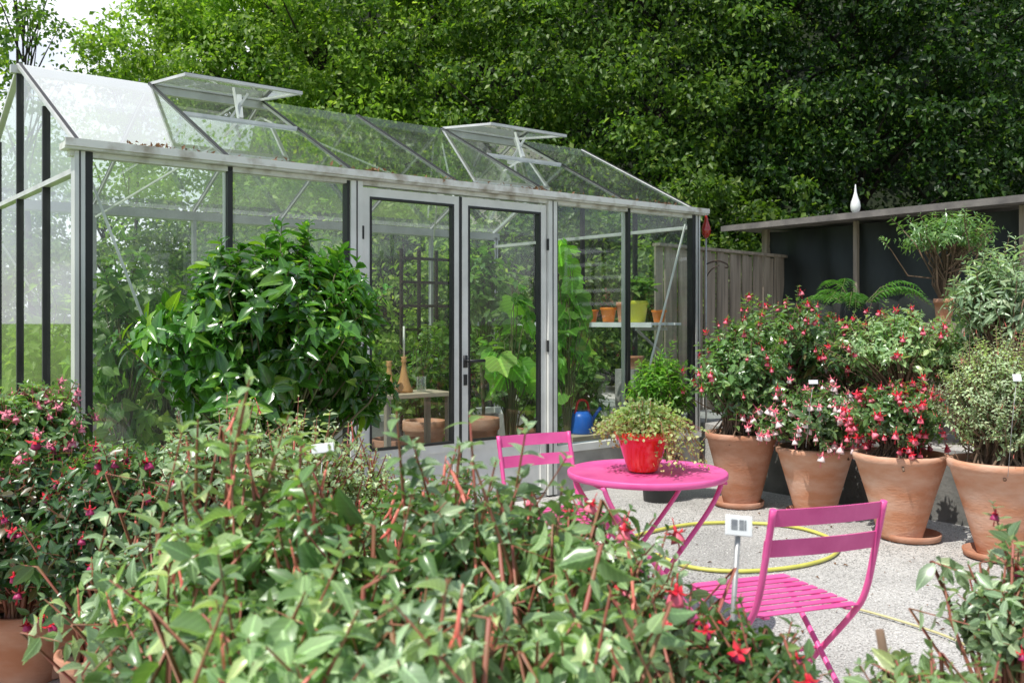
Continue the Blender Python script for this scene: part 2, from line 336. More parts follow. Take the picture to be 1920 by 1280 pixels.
def bush(name,label,cat,px,cy,Y,rx,rz,S,ll,lm,sm,K=4,slen=.2,wr=.5,ry=None,z0=0.0,pot=None,bl=None,group=None,
         leaders=0,lead_h=.2,hi=True,up=.5,outer=.45,droop=.25,zmin=-.75,fold=.22,curl=.2,stem_r=.004,base=None,lead_len=.22,wob=.35,lump=.14,lead_lean=.5,front=0):
    c=at(px,cy,Y); root=empty(name,(c.x,c.y,z0),label,cat,group,0)
    cc=np.array([0,0,c.z-z0]); ry=ry or rx
    P,D,N,L,st,tip=shoots(cc,np.array([rx,ry,rz]),S,slen,K,ll,up,outer,droop,zmin,wob=wob,lump=lump)
    if leaders:
        P2,D2,N2,L2,st2,tip2=shoots(cc+np.array([0,0,rz*.1]),np.array([rx*.9,ry*.85,rz*(.95+lead_h)]),leaders,lead_len,K+2,ll*.8,1.6,.8,-.1,.3,wob=lead_lean)
        P=np.concatenate([P,P2]);D=np.concatenate([D,D2]);N=np.concatenate([N,N2]);L=np.concatenate([L,L2]);st=np.concatenate([st,st2]);tip=np.concatenate([tip,tip2])
    leafobj('foliage',P,D,N,L,wr,[LM[lm]],root,'hi' if hi else 'lo',fold,curl)
    h=pot[2] if pot else 0
    b=np.array([0,0,(h*.86 if base is None else base)])
    r0=(pot[0]*.25 if pot else .04)
    Sn=len(st); bj=b+np.concatenate([rng.normal(size=(Sn,2))*r0,np.zeros((Sn,1))],1)
    q=np.stack([bj, bj*.45+st*.55, st, (st+tip)/2, tip],1)
    q[:,1,:2]*=.75
    rr=np.array([2.0,1.4,.95,.7,.45])[None,:]*stem_r*(.7+.6*rng.random((Sn,1)))
    tubes('stem',q,rr,[M[sm]],root,5)
    if pot: add_pot(root,pot[0],pot[1],pot[2],M[pot[3]],pot[4] if len(pot)>4 else 'flare')
    if bl:
        n,key,sc=bl; n=min(n,98)
        out=tip-cc; q2=np.linalg.norm(out/np.array([rx,ry,rz]),axis=1)
        pick=[i for i in np.argsort(-q2) if tip[i][2]>cc[2]-rz*.9 ][:max(int(n*1.0),40)]
        random.shuffle(pick)
        for j in range(n):
            i=pick[j%len(pick)]; o2=out[i]/max(np.linalg.norm(out[i]),1e-6)
            f=random.uniform(.5,1.0); p=tip[i]*f+st[i]*(1-f)+o2*.035
            o=bpy.data.objects.new('blossom',BL[key]); link(o,root)
            o.location=(p[0]+random.gauss(0,.012),p[1]+random.gauss(0,.012),p[2]-.01)
            o.rotation_euler=(random.gauss(0,.25),random.gauss(0,.25),random.uniform(0,6.28)); s=sc*random.uniform(.7,1.15); o.scale=(s,s,s)
    return root
def saucer(x,y,r,label):
    o=MB().lathe([(r*.85,0),(r,.01),(r*1.04,.045),(r*1.0,.048),(r*.95,.015),(r*.3,.012)],36).build('pot_saucer',M['terra2'],None,True)
    o.location=(x,y,.006); tag(o,label,'saucer','terracotta saucers under the big pots')
# ================================================================ setting
def sheet(name,poly,z,m,kind='structure'):
    o=MB().add([(x,y,z) for x,y in poly],[tuple(range(len(poly)))]).build(name,m); o['kind']=kind; return o
def gravelmat(name,a,b,c,s=95):
    m,nt,N,L=nodes(name)
    out=N.new('ShaderNodeOutputMaterial'); p=N.new('ShaderNodeBsdfPrincipled'); L.new(p.outputs[0],out.inputs[0]); p.inputs['Roughness'].default_value=.85
    tc=N.new('ShaderNodeTexCoord'); v=N.new('ShaderNodeTexVoronoi'); v.inputs['Scale'].default_value=s
    L.new(tc.outputs['Object'],v.inputs['Vector'])
    sp=N.new('ShaderNodeSeparateColor'); L.new(v.outputs['Color'],sp.inputs[0])
    r=N.new('ShaderNodeValToRGB'); e=r.color_ramp.elements; e[0].color=(*a,1); e[1].color=(*b,1); x=e.new(.5); x.color=(*c,1)
    L.new(sp.outputs[0],r.inputs[0])
    n=N.new('ShaderNodeTexNoise'); n.inputs['Scale'].default_value=1.3; n.inputs['Detail'].default_value=6; L.new(tc.outputs['Object'],n.inputs['Vector'])
    mr=N.new('ShaderNodeMapRange'); mr.inputs[1].default_value=.3; mr.inputs[2].default_value=.7; mr.inputs[3].default_value=.68; mr.inputs[4].default_value=1.1
    L.new(n.outputs['Fac'],mr.inputs[0]); sc=N.new('ShaderNodeVectorMath'); sc.operation='SCALE'; L.new(r.outputs[0],sc.inputs[0]); L.new(mr.outputs[0],sc.inputs['Scale'])
    L.new(sc.outputs[0],p.inputs['Base Color'])
    b=N.new('ShaderNodeBump'); b.inputs['Strength'].default_value=.5; b.inputs['Distance'].default_value=.005; b.invert=True
    L.new(v.outputs['Distance'],b.inputs['Height']); L.new(b.outputs[0],p.inputs['Normal'])
    return m
M['gravel']=gravelmat('gravel',(.34,.325,.305),(.62,.60,.57),(.48,.465,.44),150)
M['lawn']=mat('lawn',(.12,.22,.03),(.19,.28,.06),3,.9,bump=1,bscale=120)
M['hill']=mat('forest_floor',(.010,.016,.006),(.02,.03,.01),1.2,1,bump=1,bscale=5)
sheet('ground',[(-300,-60),(300,-60),(300,400),(-300,400)],0,M['lawn'])
sheet('gravel_yard',[(-3.2,-2),(7,-2),(7,9),(2.2,12.5),(-1.6,6.0),(-3.4,4.7)],.004,M['gravel'])
nx,ny=50,26; vs=[];fs=[]
for j in range(ny):
    for i in range(nx):
        x=-26+i*1.7; y=17+j*1.8
        k=min(1,max(0,(x+9.0)/4.0)); k=k*k*(3-2*k)
        z=-.2+k*min(26,(y-17)*1.7)+ (1-k)*.02*(y-17)+.5*math.sin(x*.9)*k+.4*math.sin(x*2.1+y)*k
        vs.append((x,y,z))
for j in range(ny-1):
    for i in range(nx-1): a=j*nx+i; fs.append((a,a+1,a+nx+1,a+nx))
o=MB().add(vs,fs).build('hill',M['hill'],None,True); o['kind']='structure'
W_A=Vector((1.80,8.20)); W_C=Vector((5.6,3.33))
poly=[(1.86,8.25),(5.66,3.38),(14,6),(10,17),(-.2,13),(1.75,8.75)]
mb=MB(); n=len(poly); mb.add([(x,y,0) for x,y in poly]+[(x,y,.46) for x,y in poly],[tuple(range(n,2*n))]+[(i,(i+1)%n,n+(i+1)%n,n+i) for i in range(n)])
o=mb.build('terrace',M['gravel']); o['kind']='structure'
mb=MB(); mb.bar((W_A.x,W_A.y,.24),(W_C.x,W_C.y,.24),.14,.5); o=mb.build('retaining_wall',M['darkconc'],None,bevel=.012)
tag(o,'low dark concrete retaining wall behind the row of big terracotta pots','wall')
n=60000
gx=rng.uniform(.2,3.6,n); gy=rng.uniform(2.3,7.6,n)
side=((gx-1.8)*(3.33-8.2)-(gy-8.2)*(5.6-1.8)); keep=side>.7
gx=gx[keep];gy=gy[keep];n=len(gx)
oc=np.array([(1,0,0),(0,1,0),(-1,0,0),(0,-1,0),(0,0,1),(0,0,-1)],float)
s=rng.uniform(.002,.0052,(n,1,1)); ang_=rng.uniform(0,6.28,n); ca,sa=np.cos(ang_),np.sin(ang_)
V=oc[None]*s*np.stack([rng.uniform(.8,1.5,n),rng.uniform(.7,1.1,n),rng.uniform(.5,.9,n)],-1)[:,None,:]
V=V+rng.normal(size=V.shape)*.0005
X=V[...,0]*ca[:,None]-V[...,1]*sa[:,None]; Yv=V[...,0]*sa[:,None]+V[...,1]*ca[:,None]
V=np.stack([X+gx[:,None],Yv+gy[:,None],V[...,2]+.006],-1)
M['pebble']=leafmat('pebble',(.36,.345,.325),(.60,.58,.55),(.74,.72,.69),0,.8,0,1.5,.3)
me=npmesh('loose_gravel',V,[(0,1,4),(1,2,4),(2,3,4),(3,0,4),(1,0,5),(2,1,5),(3,2,5),(0,3,5)],None,[M['pebble']],uv=np.full((6,2),.5),smooth=True)
o=link(bpy.data.objects.new('loose_gravel',me)); tag(o,'loose grey gravel stones covering the yard around the table and pots','gravel',kind='stuff')
n=160; lp=np.stack([rng.uniform(.6,3.4,n),rng.uniform(3.2,7.0,n),np.full(n,.014)],-1)
side=((lp[:,0]-1.8)*(3.33-8.2)-(lp[:,1]-8.2)*(5.6-1.8)); lp=lp[side>.9]; n=len(lp)
o=leafobj('fallen_leaves',lp,rdir(n)*np.array([1,1,.1]),np.tile([[0,0,1.]],(n,1))+.2*rng.normal(size=(n,3)),rng.uniform(.015,.035,n),.5,[LM['brown']]); tag(o,'small brown fallen leaves scattered over the gravel','leaves',kind='stuff')
# ================================================================ greenhouse
MO=.877; HX=3*MO; WD=3.0; EV=2.37; RG=3.12
TH=math.atan2(.624,.782)
GO=Vector((-.393,7.0,0))
gh=empty('greenhouse',GO,'glass greenhouse with aluminium frame, double doors and two open roof vents','greenhouse',rz=TH)
def GW(x,y,z=0):
    return Vector((GO.x+x*math.cos(TH)-y*math.sin(TH),GO.y+x*math.sin(TH)+y*math.cos(TH),z))
A,B=M['alu'],M['black']
mb=MB()
mb.box(-HX-.03,-MO-.04,-.03,.09,0,.34); mb.box(MO+.04,HX+.03,-.03,.09,0,.34)
mb.box(-HX-.03,HX+.03,WD-.09,WD+.03,0,.34); mb.box(-HX-.03,-HX+.09,.092,WD-.092,0,.34); mb.box(HX-.09,HX+.03,.092,WD-.092,0,.34)
mb.build('plinth',M['concrete'],gh)
mb=MB()
for a,b in ((-HX-.04,-MO-.05),(MO+.05,HX+.04)): mb.box(a,b,-.045,.06,.342,.40)
mb.box(-HX-.04,HX+.04,WD-.06,WD+.045,.342,.40); mb.box(-HX-.045,-HX+.05,.062,WD-.062,.342,.40); mb.box(HX-.05,HX+.045,.062,WD-.062,.342,.40)
mb.build('sill',M['white_alu'],gh)
MB().box(-HX+.1,HX-.1,.1,WD-.1,.008,.014).build('floor',M['gravel'],gh)
for x in (-HX,HX):
    for y in (0,WD):
        mb=MB(); s=1 if x<0 else -1
        mb.box(x-.028,x+.028,y-.04,y+.04,.402,EV-.02)
        a,b=sorted((x+s*.030,x+s*.070)); mb.box(a,b,y-.034,y+.03,.402,EV-.02,1)
        mb.box(x-.004,x+.004,y-.043,y-.0402,.402,EV-.02,1)
        mb.build('corner_post',[A,B],gh)
for x in (-2*MO,2*MO):
    mb=MB(); mb.box(x-.016,x+.016,-.03,.0,.402,EV-.02,1); mb.box(x-.02,x+.02,.002,.045,.402,EV-.02,0); mb.build('mullion',[A,B],gh)
for s in (-1,1):
    x=s*MO; mb=MB(); mb.box(x-.045,x+.045,-.05,.05,.02,EV-.03,0)
    a,b=sorted((x+s*.047,x+s*.066)); mb.box(a,b,-.035,.03,.402,EV-.03,1)
    mb.box(x-.004,x+.004,-.054,-.05,.02,EV-.03,1)
    mb.build('door_jamb',[M['white_alu'],B],gh)
for i in range(-2,3):
    x=i*MO; MB().box(x-.016,x+.016,WD-.03,WD+.02,.402,EV-.02).build('mullion',M['grey_alu'],gh)
mb=MB(); mb.box(-HX-.09,HX+.09,-.085,.035,EV-.018,EV+.018); mb.box(-HX-.09,HX+.09,-.10,-.086,EV-.005,EV+.038); mb.box(-HX-.05,HX+.05,-.03,.03,EV-.05,EV-.02,0)
mb.build('gutter',M['gutter'],gh)
MB().box(-HX-.05,HX+.05,WD-.04,WD+.08,EV-.05,EV+.03).build('eave_beam',M['grey_alu'],gh)
MB().box(-HX-.06,HX+.06,WD/2-.025,WD/2+.025,RG-.03,RG+.025).build('ridge_beam',M['alu'],gh)
n=620; lp=np.stack([rng.uniform(-HX,HX,n),rng.uniform(-.085,.05,n),EV+.025+rng.random(n)*.035],-1)
lp[:,0]+=.25*np.sin(lp[:,0]*4.3)
lp=lp[np.abs(lp[:,0])<HX]; n=len(lp)
lt=leafobj('leaf_litter',lp,rdir(n),nrm(rng.normal(size=(n,3))+np.array([0,0,2])),rng.uniform(.015,.045,n),.5,[LM['brown']],gh); lt['kind']='stuff'
def rp(x,s,side=0,dz=.03):
    y=s*WD/2 if side==0 else WD-s*WD/2
    return Vector((x,y,EV+s*(RG-EV)+dz))
VENT=[(-2*MO,-MO),(MO,2*MO)]
VS=.56
for side in (0,1):
    for i in range(-3,4):
        x=i*MO; mb=MB(); a=rp(x,0,side); b=rp(x,1,side)
        edge=abs(i)==3
        mb.bar(a,b,.04 if edge else .018,.025,m=0)
        up=Vector((0,0,.017)); mb.bar(a+up,b+up,.018 if edge else .024,.008,m=1)
        mb.build('rafter',[A if edge else M['grey_alu'],B],gh)
    for i in range(-3,3):
        x0=i*MO+.014; x1=(i+1)*MO-.014
        top=1.0
        if side==0 and any(abs(i*MO-v[0])<.01 for v in VENT): top=VS
        a,b=rp(x0,0,side,.04),rp(x1,0,side,.04); c,d=rp(x1,top,side,.04),rp(x0,top,side,.04)
        MB().add([a,b,c,d],[(0,1,2,3)]).build('roof_pane',M['glass_roof'],gh)
        if side==0 and top<1:
            MB().bar(d,c,.035,.025).build('cross_bar',A,gh)
for v0,v1 in VENT:
    y1=WD/2-.02; y0=WD/2-.72; zt=RG+.04; zo=RG-.035
    mb=MB()
    mb.bar((v0,y1,zt),(v1,y1,zt),.04,.02); mb.bar((v0,y0,zo),(v1,y0,zo),.035,.022)
    mb.bar((v0+.012,y0,zo),(v0+.012,y1,zt),.026,.02); mb.bar((v1-.012,y0,zo),(v1-.012,y1,zt),.026,.02)
    up=Vector((0,0,.014)); mb.bar(Vector((v0,y0,zo))+up,Vector((v1,y0,zo))+up,.02,.006,m=1)
    ve=mb.build('roof_vent',[A,B],gh)
    MB().add([(v0+.026,y0,zo),(v1-.026,y0,zo),(v1-.026,y1,zt),(v0+.026,y1,zt)],[(0,1,2,3)]).build('pane',M['glass_roof'],ve)
    xm=(v0+v1)/2; e=rp(xm,VS,0,.05)
    mb=MB(); mb.bar((xm,e.y+.02,e.z+.01),(xm+.06,y0+.26,zo-.03),.035,.035); mb.bar((xm-.04,e.y+.12,e.z+.02),(xm+.08,y0+.14,zo-.03),.018,.018)
    mb.build('opener_arm',A,ve)
    MB().bar((v0+.42,WD/2-.55,RG-.03),(v0+.42,e.y+.02,e.z+.01),.014,.014).build('stay_rod',M['white_alu'],ve)
def pane(pts,m): return MB().add(pts,[tuple(range(len(pts)))]).build('glass_pane',m,gh)
for x0,x1,mm in ((-3*MO,-2*MO,'glass_milky'),(-2*MO,-MO,'glass_milky'),(MO,2*MO,'glass'),(2*MO,3*MO,'glass')):
    pane([(x0+.04,.0,.40),(x1-.02,.0,.40),(x1-.02,.0,EV-.02),(x0+.04,.0,EV-.02)],M[mm])
for i in range(-3,3):
    pane([(i*MO+.02,WD,.40),((i+1)*MO-.02,WD,.40),((i+1)*MO-.02,WD,EV-.02),(i*MO+.02,WD,EV-.02)],M['glass_back'] if -2<i<1 else M['glass'])
for sx in (-1,1):
    x=sx*HX; ys=[0,.75,1.5,2.25,3.0]
    zr=lambda y: EV+(1-abs(y-1.5)/1.5)*(RG-EV)
    for y in ys[1:-1]:
        mb=MB(); mb.box(x-.022,x+.022,y-.014,y+.014,.402,zr(y)-.01,0); mb.build('gable_mullion',B,gh)
    mb=MB(); mb.box(x-.026,x+.026,.042,WD-.042,EV-.14,EV-.11); mb.build('gable_rail',A,gh)
    for a,b in zip(ys[:-1],ys[1:]):
        pane([(x,a+.02,.40),(x,b-.02,.40),(x,b-.02,zr(b)),(x,a+.02,zr(a))],M['glass'])
for p,q in (((-3*MO+.06,.06,EV-.1),(-3*MO+.62,.06,.75)),((3*MO-.06,.06,EV-.1),(3*MO-.62,.06,.75)),
            ((-MO,WD/2,RG-.1),(0,.06,EV-.08)),((0,.06,EV-.08),(MO,WD/2,RG-.1)),
            ((-3*MO,WD-.07,EV-.1),(-2*MO,WD-.07,.8)),((-2*MO,WD-.06,EV-.08),(-MO,WD/2,RG-.1)),((MO,WD/2,RG-.1),(2*MO,WD-.06,EV-.08))):
    MB().bar(p,q,.014,.014).build('brace',M['white_alu'],gh)
MB().box(-MO+.05,MO-.05,-.03,.03,0,.035).build('threshold',M['concrete'],gh)
for s in (-1,1):
    mb=MB(); xa,xb=(-MO+.052,-.006) if s<0 else (.006,MO-.052)
    z0,z1=.045,EV-.065; w=.058
    mb.box(xa,xa+w,-.03,.02,z0,z1); mb.box(xb-w,xb,-.03,.02,z0,z1); mb.box(xa+w,xb-w,-.029,.019,z1-.06,z1); mb.box(xa+w,xb-w,-.029,.019,.44,.50); mb.box(xa+w,xb-w,-.029,.019,z0,z0+.05)
    d=mb.build('door',M['white_alu'],gh)
    g=.016; mb=MB(); x0,x1=xa+w,xb-w
    mb.box(x0,x0+g,-.034,.01,.50,z1-.06); mb.box(x1-g,x1,-.034,.01,.50,z1-.06); mb.box(x0+g,x1-g,-.034,.01,z1-.06-g,z1-.06); mb.box(x0+g,x1-g,-.034,.01,.50,.50+g)
    if s<0: mb.box(xb-.012,xb+.01,-.036,.0,z0,z1)
    mb.build('gasket',B,d)
    MB().add([(x0+g,-.005,.516),(x1-g,-.005,.516),(x1-g,-.005,z1-.076),(x0+g,-.005,z1-.076)],[(0,1,2,3)]).build('pane',M['glass'],d)
    mb=MB(); mb.box(x0,x1,-.018,.008,z0+.05,.44); mb.build('kick_panel',M['kick'],d)
    for z in (1.95,1.15,.35):
        xh=xa-.004 if s<0 else xb+.004
        MB().tube([(xh,-.045,z),(xh,-.045,z+.09)],.010,8).build('hinge',B,d)
    if s>0:
        mb=MB(); mb.box(xa+.013,xa+.048,-.038,-.031,1.05,1.14); mb.tube([(xa+.03,-.035,1.10),(xa+.03,-.085,1.10)],.010,8); mb.tube([(xa+.03,-.085,1.10),(xa+.17,-.085,1.10)],.012,8)
        mb.build('handle',B,d,True)
        MB().box(xa+.016,xa+.046,-.038,-.031,.92,1.0).build('lock_plate',B,d)
# ---------------- things inside the greenhouse
sh=empty('wall_shelf',GW(2.38,1.4,1.355),'white slatted shelf with small pots along the right greenhouse gable','shelf',rz=TH)
mb=MB()
for k in range(4): mb.box(-.2+k*.1,-.12+k*.1,-1.3,1.35,0,.022)
mb.box(-.215,-.203,-1.3,1.35,-.02,.024)
mb.build('shelf_board',M['label'],sh)
for y in (-1.1,0,1.2):
    m2=MB(); m2.bar((-.2,y,-.035),(.2,y,-.035),.03,.03); m2.bar((-.18,y,-.05),(.2,y,-.3),.02,.02); m2.build('bracket',A,sh)
def lpot(x,y,z,r,h,m,label,cat='pot',group=None,plantm=None,style='std',n=10,ll=.09,wr=.5):
    e=empty('flower_pot' if not plantm else 'potted_plant',GW(x,y,z),label,cat,group)
    add_pot(e,r,r*.68,h,M[m],style)
    if plantm:
        P,D,N,L,st,tip=shoots(np.array([0,0,h+r*1.0]),np.array([r*1.3,r*1.3,r*1.3]),n,.1,3,ll,.8,.3)
        leafobj('foliage',P,D,N,L,wr,[LM[plantm]],e,'hi')
        q=np.stack([np.tile([[0,0,h*.85]],(len(st),1)),st,tip],1); tubes('stem',q,np.tile([[.004,.003,.002]],(len(st),1)),[M['stemg']],e)
    return e
G='small pots on the greenhouse shelf'
lpot(2.30,1.02,1.38,.075,.12,'orange','leftmost orange pot on the greenhouse shelf, behind the cucumber vine',group=G)
lpot(2.32,.80,1.38,.08,.14,'orange','bright orange pot holding seedlings on the greenhouse shelf','potted plant',plantm='brown',group=G,n=5,ll=.06)
lpot(2.40,.68,1.38,.07,.19,'terra','tall stacked terracotta pot between the orange and lime pots on the shelf',group=G)
lpot(2.38,.48,1.38,.11,.20,'yellowpot','lime yellow pot with a leafy green plant on the greenhouse shelf','potted plant',plantm='vine',group=G,n=26,ll=.11)
lpot(2.33,.16,1.38,.07,.11,'orange','small orange pot alone at the right end of the greenhouse shelf',group=G)
lpot(2.30,.45,.95,.10,.12,'terra','terracotta pot on a low block near the right greenhouse corner')
o=MB().box(-.12,.12,-.12,.12,.014,.948).build('brick_pier',M['concrete']); o.location=GW(2.30,.45,0); o.rotation_euler=(0,0,TH); tag(o,'concrete block pier carrying a terracotta pot near the right greenhouse corner','pier')
bn=empty('potting_bench',GW(0,.66,0),'pale wooden potting bench behind the left greenhouse door','bench',rz=TH)
mb=MB()
for k in range(3): mb.box(-.34,.30,-.19+k*.13,-.07+k*.13,.80,.83)
mb.build('bench_top',M['bench'],bn)
for x in (-.30,.26):
    for y in (-.15,.15): MB().box(x-.02,x+.02,y-.02,y+.02,.014,.80).build('leg',M['wood'],bn)
def cstick(x,y,label,candle,s=1.0):
    e=empty('candlestick',GW(x,y,.832),label,'candlestick','turned wooden candlesticks on the bench')
    MB().lathe([(.07,0),(.072,.02*s),(.055,.05*s),(.033,.12*s),(.018,.20*s),(.016,.23*s),(.026,.25*s),(.016,.26*s),(.026,.28*s)],20).build('stand',M['oak'],e,True)
    if candle: MB().lathe([(.009,.28*s),(.008,.52)],10).build('candle',M['candle'],e,True)
cstick(-.22,.62,'turned wooden candlestick without a candle, left on the bench',False,.9)
cstick(-.06,.66,'turned wooden candlestick with a tall white candle on the bench',True)
g=MB().lathe([(.03,0),(.038,.01),(.04,.12),(.037,.12),(.034,.012)],20).build('drinking_glass',M['glass_milky'],None,True); g.location=GW(.09,.64,.832); tag(g,'small clear drinking glass on the bench beside the candlesticks','glass')
lpot(-.12,.70,.02,.18,.45,'terra2','wide terracotta pot standing under the potting bench, left one',group='pots under the bench')
lpot(.55,1.3,.02,.19,.50,'terra','terracotta pot behind the meeting edge of the greenhouse doors, beyond the bench')
lpot(.75,.8,.02,.20,.55,'terra2','terracotta pot on the floor behind the right greenhouse door')
lpot(-2.35,.45,.35,.17,.12,'terra','shallow terracotta bowl behind the left greenhouse pane, near the corner')
e=empty('watering_can',GW(1.55,.35,.42),'blue plastic watering can with red strap behind the glass right of the doors','watering can',rz=TH)
MB().lathe([(.10,0),(.105,.01),(.10,.14),(.07,.19),(.06,.19)],20).build('body',M['blue'],e,True)
MB().tube(smoothpts([(-.07,0,.17),(-.03,0,.28),(.07,0,.26),(.10,0,.10)]),.011,8).build('handle',M['redstrap'],e,True)
MB().tube([(.08,0,.05),(.2,0,.18),(.23,0,.2)],[.02,.013,.02],10).build('spout',M['blue'],e,True)
st_=MB().box(1.3,1.8,.18,.53,.014,.418).build('wooden_crate',M['bench'],None); st_.location=GO; st_.rotation_euler=(0,0,TH); tag(st_,'low wooden crate inside the greenhouse carrying the blue watering can','crate')
tr=empty('trellis',GW(1.25,2.8,0),'dark square trellis panel against the greenhouse back wall','trellis',rz=TH)
mb=MB()
for k in range(5): mb.bar((k*.22,0,.02),(k*.22,0,2.15),.03,.03)
for k in range(8): mb.bar((-.02,-.032,.3+k*.25),(.9,-.032,.3+k*.25),.03,.03)
mb.build('lattice',M['steel'],tr)
def gbush(x,y,zc,rx,rz,S,ll,lm,label,wr=.6,kind='hi',K=4,name='greenhouse_plant',slen=.25,cat='plant',pot=('terra2',.16,.28),outer=.2,droop=.45,up=.4):
    c=GW(x,y,0); e=empty(name,(c.x,c.y,.014),label,cat)
    P,D,N,L,st,tip=shoots(np.array([0,0,zc]),np.array([rx,rx,rz]),S,slen,K,ll,up,outer,droop,-1)
    if kind=='cu':
        n=len(P); out=P*np.array([1,1,0]); D=nrm(nrm(out)*.5+rng.normal(size=(n,3))*.5+np.array([0,0,-.7])); N=nrm(nrm(out)*.8+np.array([.3,-.5,.6])+.4*rng.normal(size=(n,3)))
    leafobj('foliage',P,D,N,L,wr,[LM[lm]],e,kind,curl=.25)
    q=np.stack([np.tile([[0,0,.2]],(len(st),1)),np.stack([st[:,0]*.3,st[:,1]*.3,st[:,2]*.7],-1),st,tip],1)
    tubes('stem',q,np.tile([[.007,.006,.004,.002]],(len(st),1)),[M['stemg']],e)
    add_pot(e,pot[1],pot[1]*.68,pot[2],M[pot[0]],'std')
    return e
gbush(-2.15,.8,1.2,.38,1.0,70,.13,'vine','tall tomato vine behind the leftmost front pane')
gbush(-1.5,1.9,1.0,.5,.9,90,.13,'forest_m','dense leafy vine at the back left of the greenhouse')
gbush(-2.3,2.3,1.0,.35,.9,70,.12,'forest_l','leafy vine at the far left greenhouse corner')
gbush(-1.2,.7,1.1,.35,.85,50,.16,'vine','leafy vine behind the second front pane, above the bush',.7)
gbush(-.5,1.9,.9,.45,.75,90,.10,'forest_m','dark leafy plant left behind the potting bench')
gbush(.9,1.9,.75,.45,.65,90,.09,'forest_m','bushy dark plant behind the potting bench')
gbush(1.5,2.3,.9,.4,.75,80,.10,'vine','bushy plant seen between the doors by the trellis')
gbush(2.1,1.0,.72,.35,.42,100,.10,'vine','leafy plant growing under the greenhouse shelf')
gbush(2.25,1.9,.8,.35,.5,60,.10,'forest_l','leafy plant low behind the right greenhouse door')
gbush(2.35,.25,.62,.2,.3,40,.08,'forest_m','leafy plant low in the right front corner of the greenhouse')
gbush(2.1,2.5,1.75,.35,.45,36,.14,'vine','vine climbing above the shelf at the right greenhouse end')
gbush(.98,.60,1.15,.20,.55,13,.25,'cuc','cucumber vine with big leaves behind the right door',.95,'cu',1,'cucumber_vine')
gbush(1.42,.38,1.45,.20,.85,24,.29,'cuc','tall cucumber vine with huge lobed leaves right of the doors',.95,'cu',1,'cucumber_vine')
gbush(1.25,1.0,1.2,.25,.7,40,.13,'vine','slender leafy vine between the two cucumber vines',.6)
# ================================================================ ornaments, shed, fence
def ornament(x,y,z0,zb,zt,m,label,cat='ornament'):
    e=empty('garden_ornament',(x,y,z0),label,cat,'glass drops on rods')
    MB().tube([(0,0,0),(0,0,zb-z0+.02)],.008,8).build('rod',M['zinc'],e,True)
    h=zt-zb; r=h*.17
    MB().lathe([(.008,0),(r*.5,h*.04),(r*.85,h*.14),(r,h*.27),(r*.85,h*.42),(r*.5,h*.58),(r*.25,h*.75),(r*.16,h*.9),(.004,h)],20,(0,0,zb-z0)).build('drop',m,e,True)
    return e
p=at(1324,600,8.7)
oe=ornament(p.x,p.y,.46,at(1322,447,8.7).z,at(1322,393,8.7).z,M['redglass'],'red drop shaped ornament on a rod beside the greenhouse corner')
mb=MB(); zz=at(1319,495,8.7).z-.46
mb.tube(smoothpts([(0,0,zz),(.10,0,zz+.03),(.19,0,zz),(.2,0,zz-.03),(.17,0,zz-.03)]),.008,6); mb.tube(smoothpts([(0,0,zz-.12),(.05,0,zz-.05),(.12,0,zz-.01)]),.006,6)
mb.build('hook',M['steel'],oe,True)
sa_=Vector((3.05,11.3)); sb=Vector((6.6,6.4)); sd=(sb-sa_).normalized(); sn=Vector((-sd.y,sd.x))
if sn.x<0: sn=-sn
she=empty('garden_shed',(sa_.x,sa_.y,.46),'open garden shed with black netting walls and grey flat roof','shed')
SLn=(sb-sa_).length
def SP(a,b,z): v=sd*a+sn*b; return Vector((v.x,v.y,z-.46))
ZT=2.50
vs=[];fs=[]
for i in range(41):
    for j in range(13):
        a=i/40*(SLn*.50); z=.47+(ZT-.53)*j/12
        vs.append(SP(a,.02+.03*math.sin(i*1.1+j*.4)+.02*math.sin(j*1.5+i*.3)+random.gauss(0,.004),z))
for i in range(40):
    for j in range(12): q=i*13+j; fs.append((q,q+13,q+14,q+1))
MB().add(vs,fs).build('netting',M['net'],she,True)
MB().add([SP(0,0,.47),SP(0,2.2,.47),SP(0,2.2,ZT-.3),SP(0,0,ZT-.1)],[(0,1,2,3)]).build('side_netting',M['net'],she)
MB().add([SP(0,2.2,.47),SP(SLn,2.2,.47),SP(SLn,2.2,ZT-.3),SP(0,2.2,ZT-.3)],[(0,1,2,3)]).build('rear_wall',M['net'],she)
mb=MB(); a,b=SP(-.35,.9,ZT+.0),SP(SLn,.9,ZT+.0); mb.bar(a,b,2.6,.05); mb.bar(SP(-.35,-.42,ZT-.015),SP(SLn,-.42,ZT-.015),.03,.06); mb.build('roof',M['roof'],she)
for a in (0,3.0,4.4,5.8):
    MB().bar(SP(a,-.04,.46),SP(a,-.04,ZT-.03),.07,.07,(sd.x,sd.y,0)).build('post',M['wood'],she)
MB().bar(SP(1.23,-.06,.46),SP(1.23,-.06,ZT-.03),.045,.045,(sd.x,sd.y,0)).build('post',M['wood'],she)
mb=MB()
for k in range(7): mb.bar(SP(SLn*.5,.35,ZT-.2-.19*k),SP(SLn,.35,ZT-.2-.19*k),.03,.14)
mb.build('plank_wall',M['plank'],she)
k0=(1604-960)/F; a_=(k0*sa_.y-sa_.x)/(sd.x-k0*sd.y); q=sa_+sd*a_-sn*.4; a2=(k0*q.y-q.x)/(sd.x-k0*sd.y); q=q+sd*a2
ornament(q.x,q.y,ZT+.025,at(1604,402,q.y).z,at(1604,346,q.y).z,M['whiteglass'],'white drop shaped ornament on a short rod at the shed roof edge')
f0=Vector((1.42,9.36)); f1=Vector((3.2,11.15)); fd=(f1-f0).normalized(); FL=(f1-f0).length
fe=empty('board_fence',(f0.x,f0.y,.46),'weathered vertical board fence between greenhouse and black shed','fence')
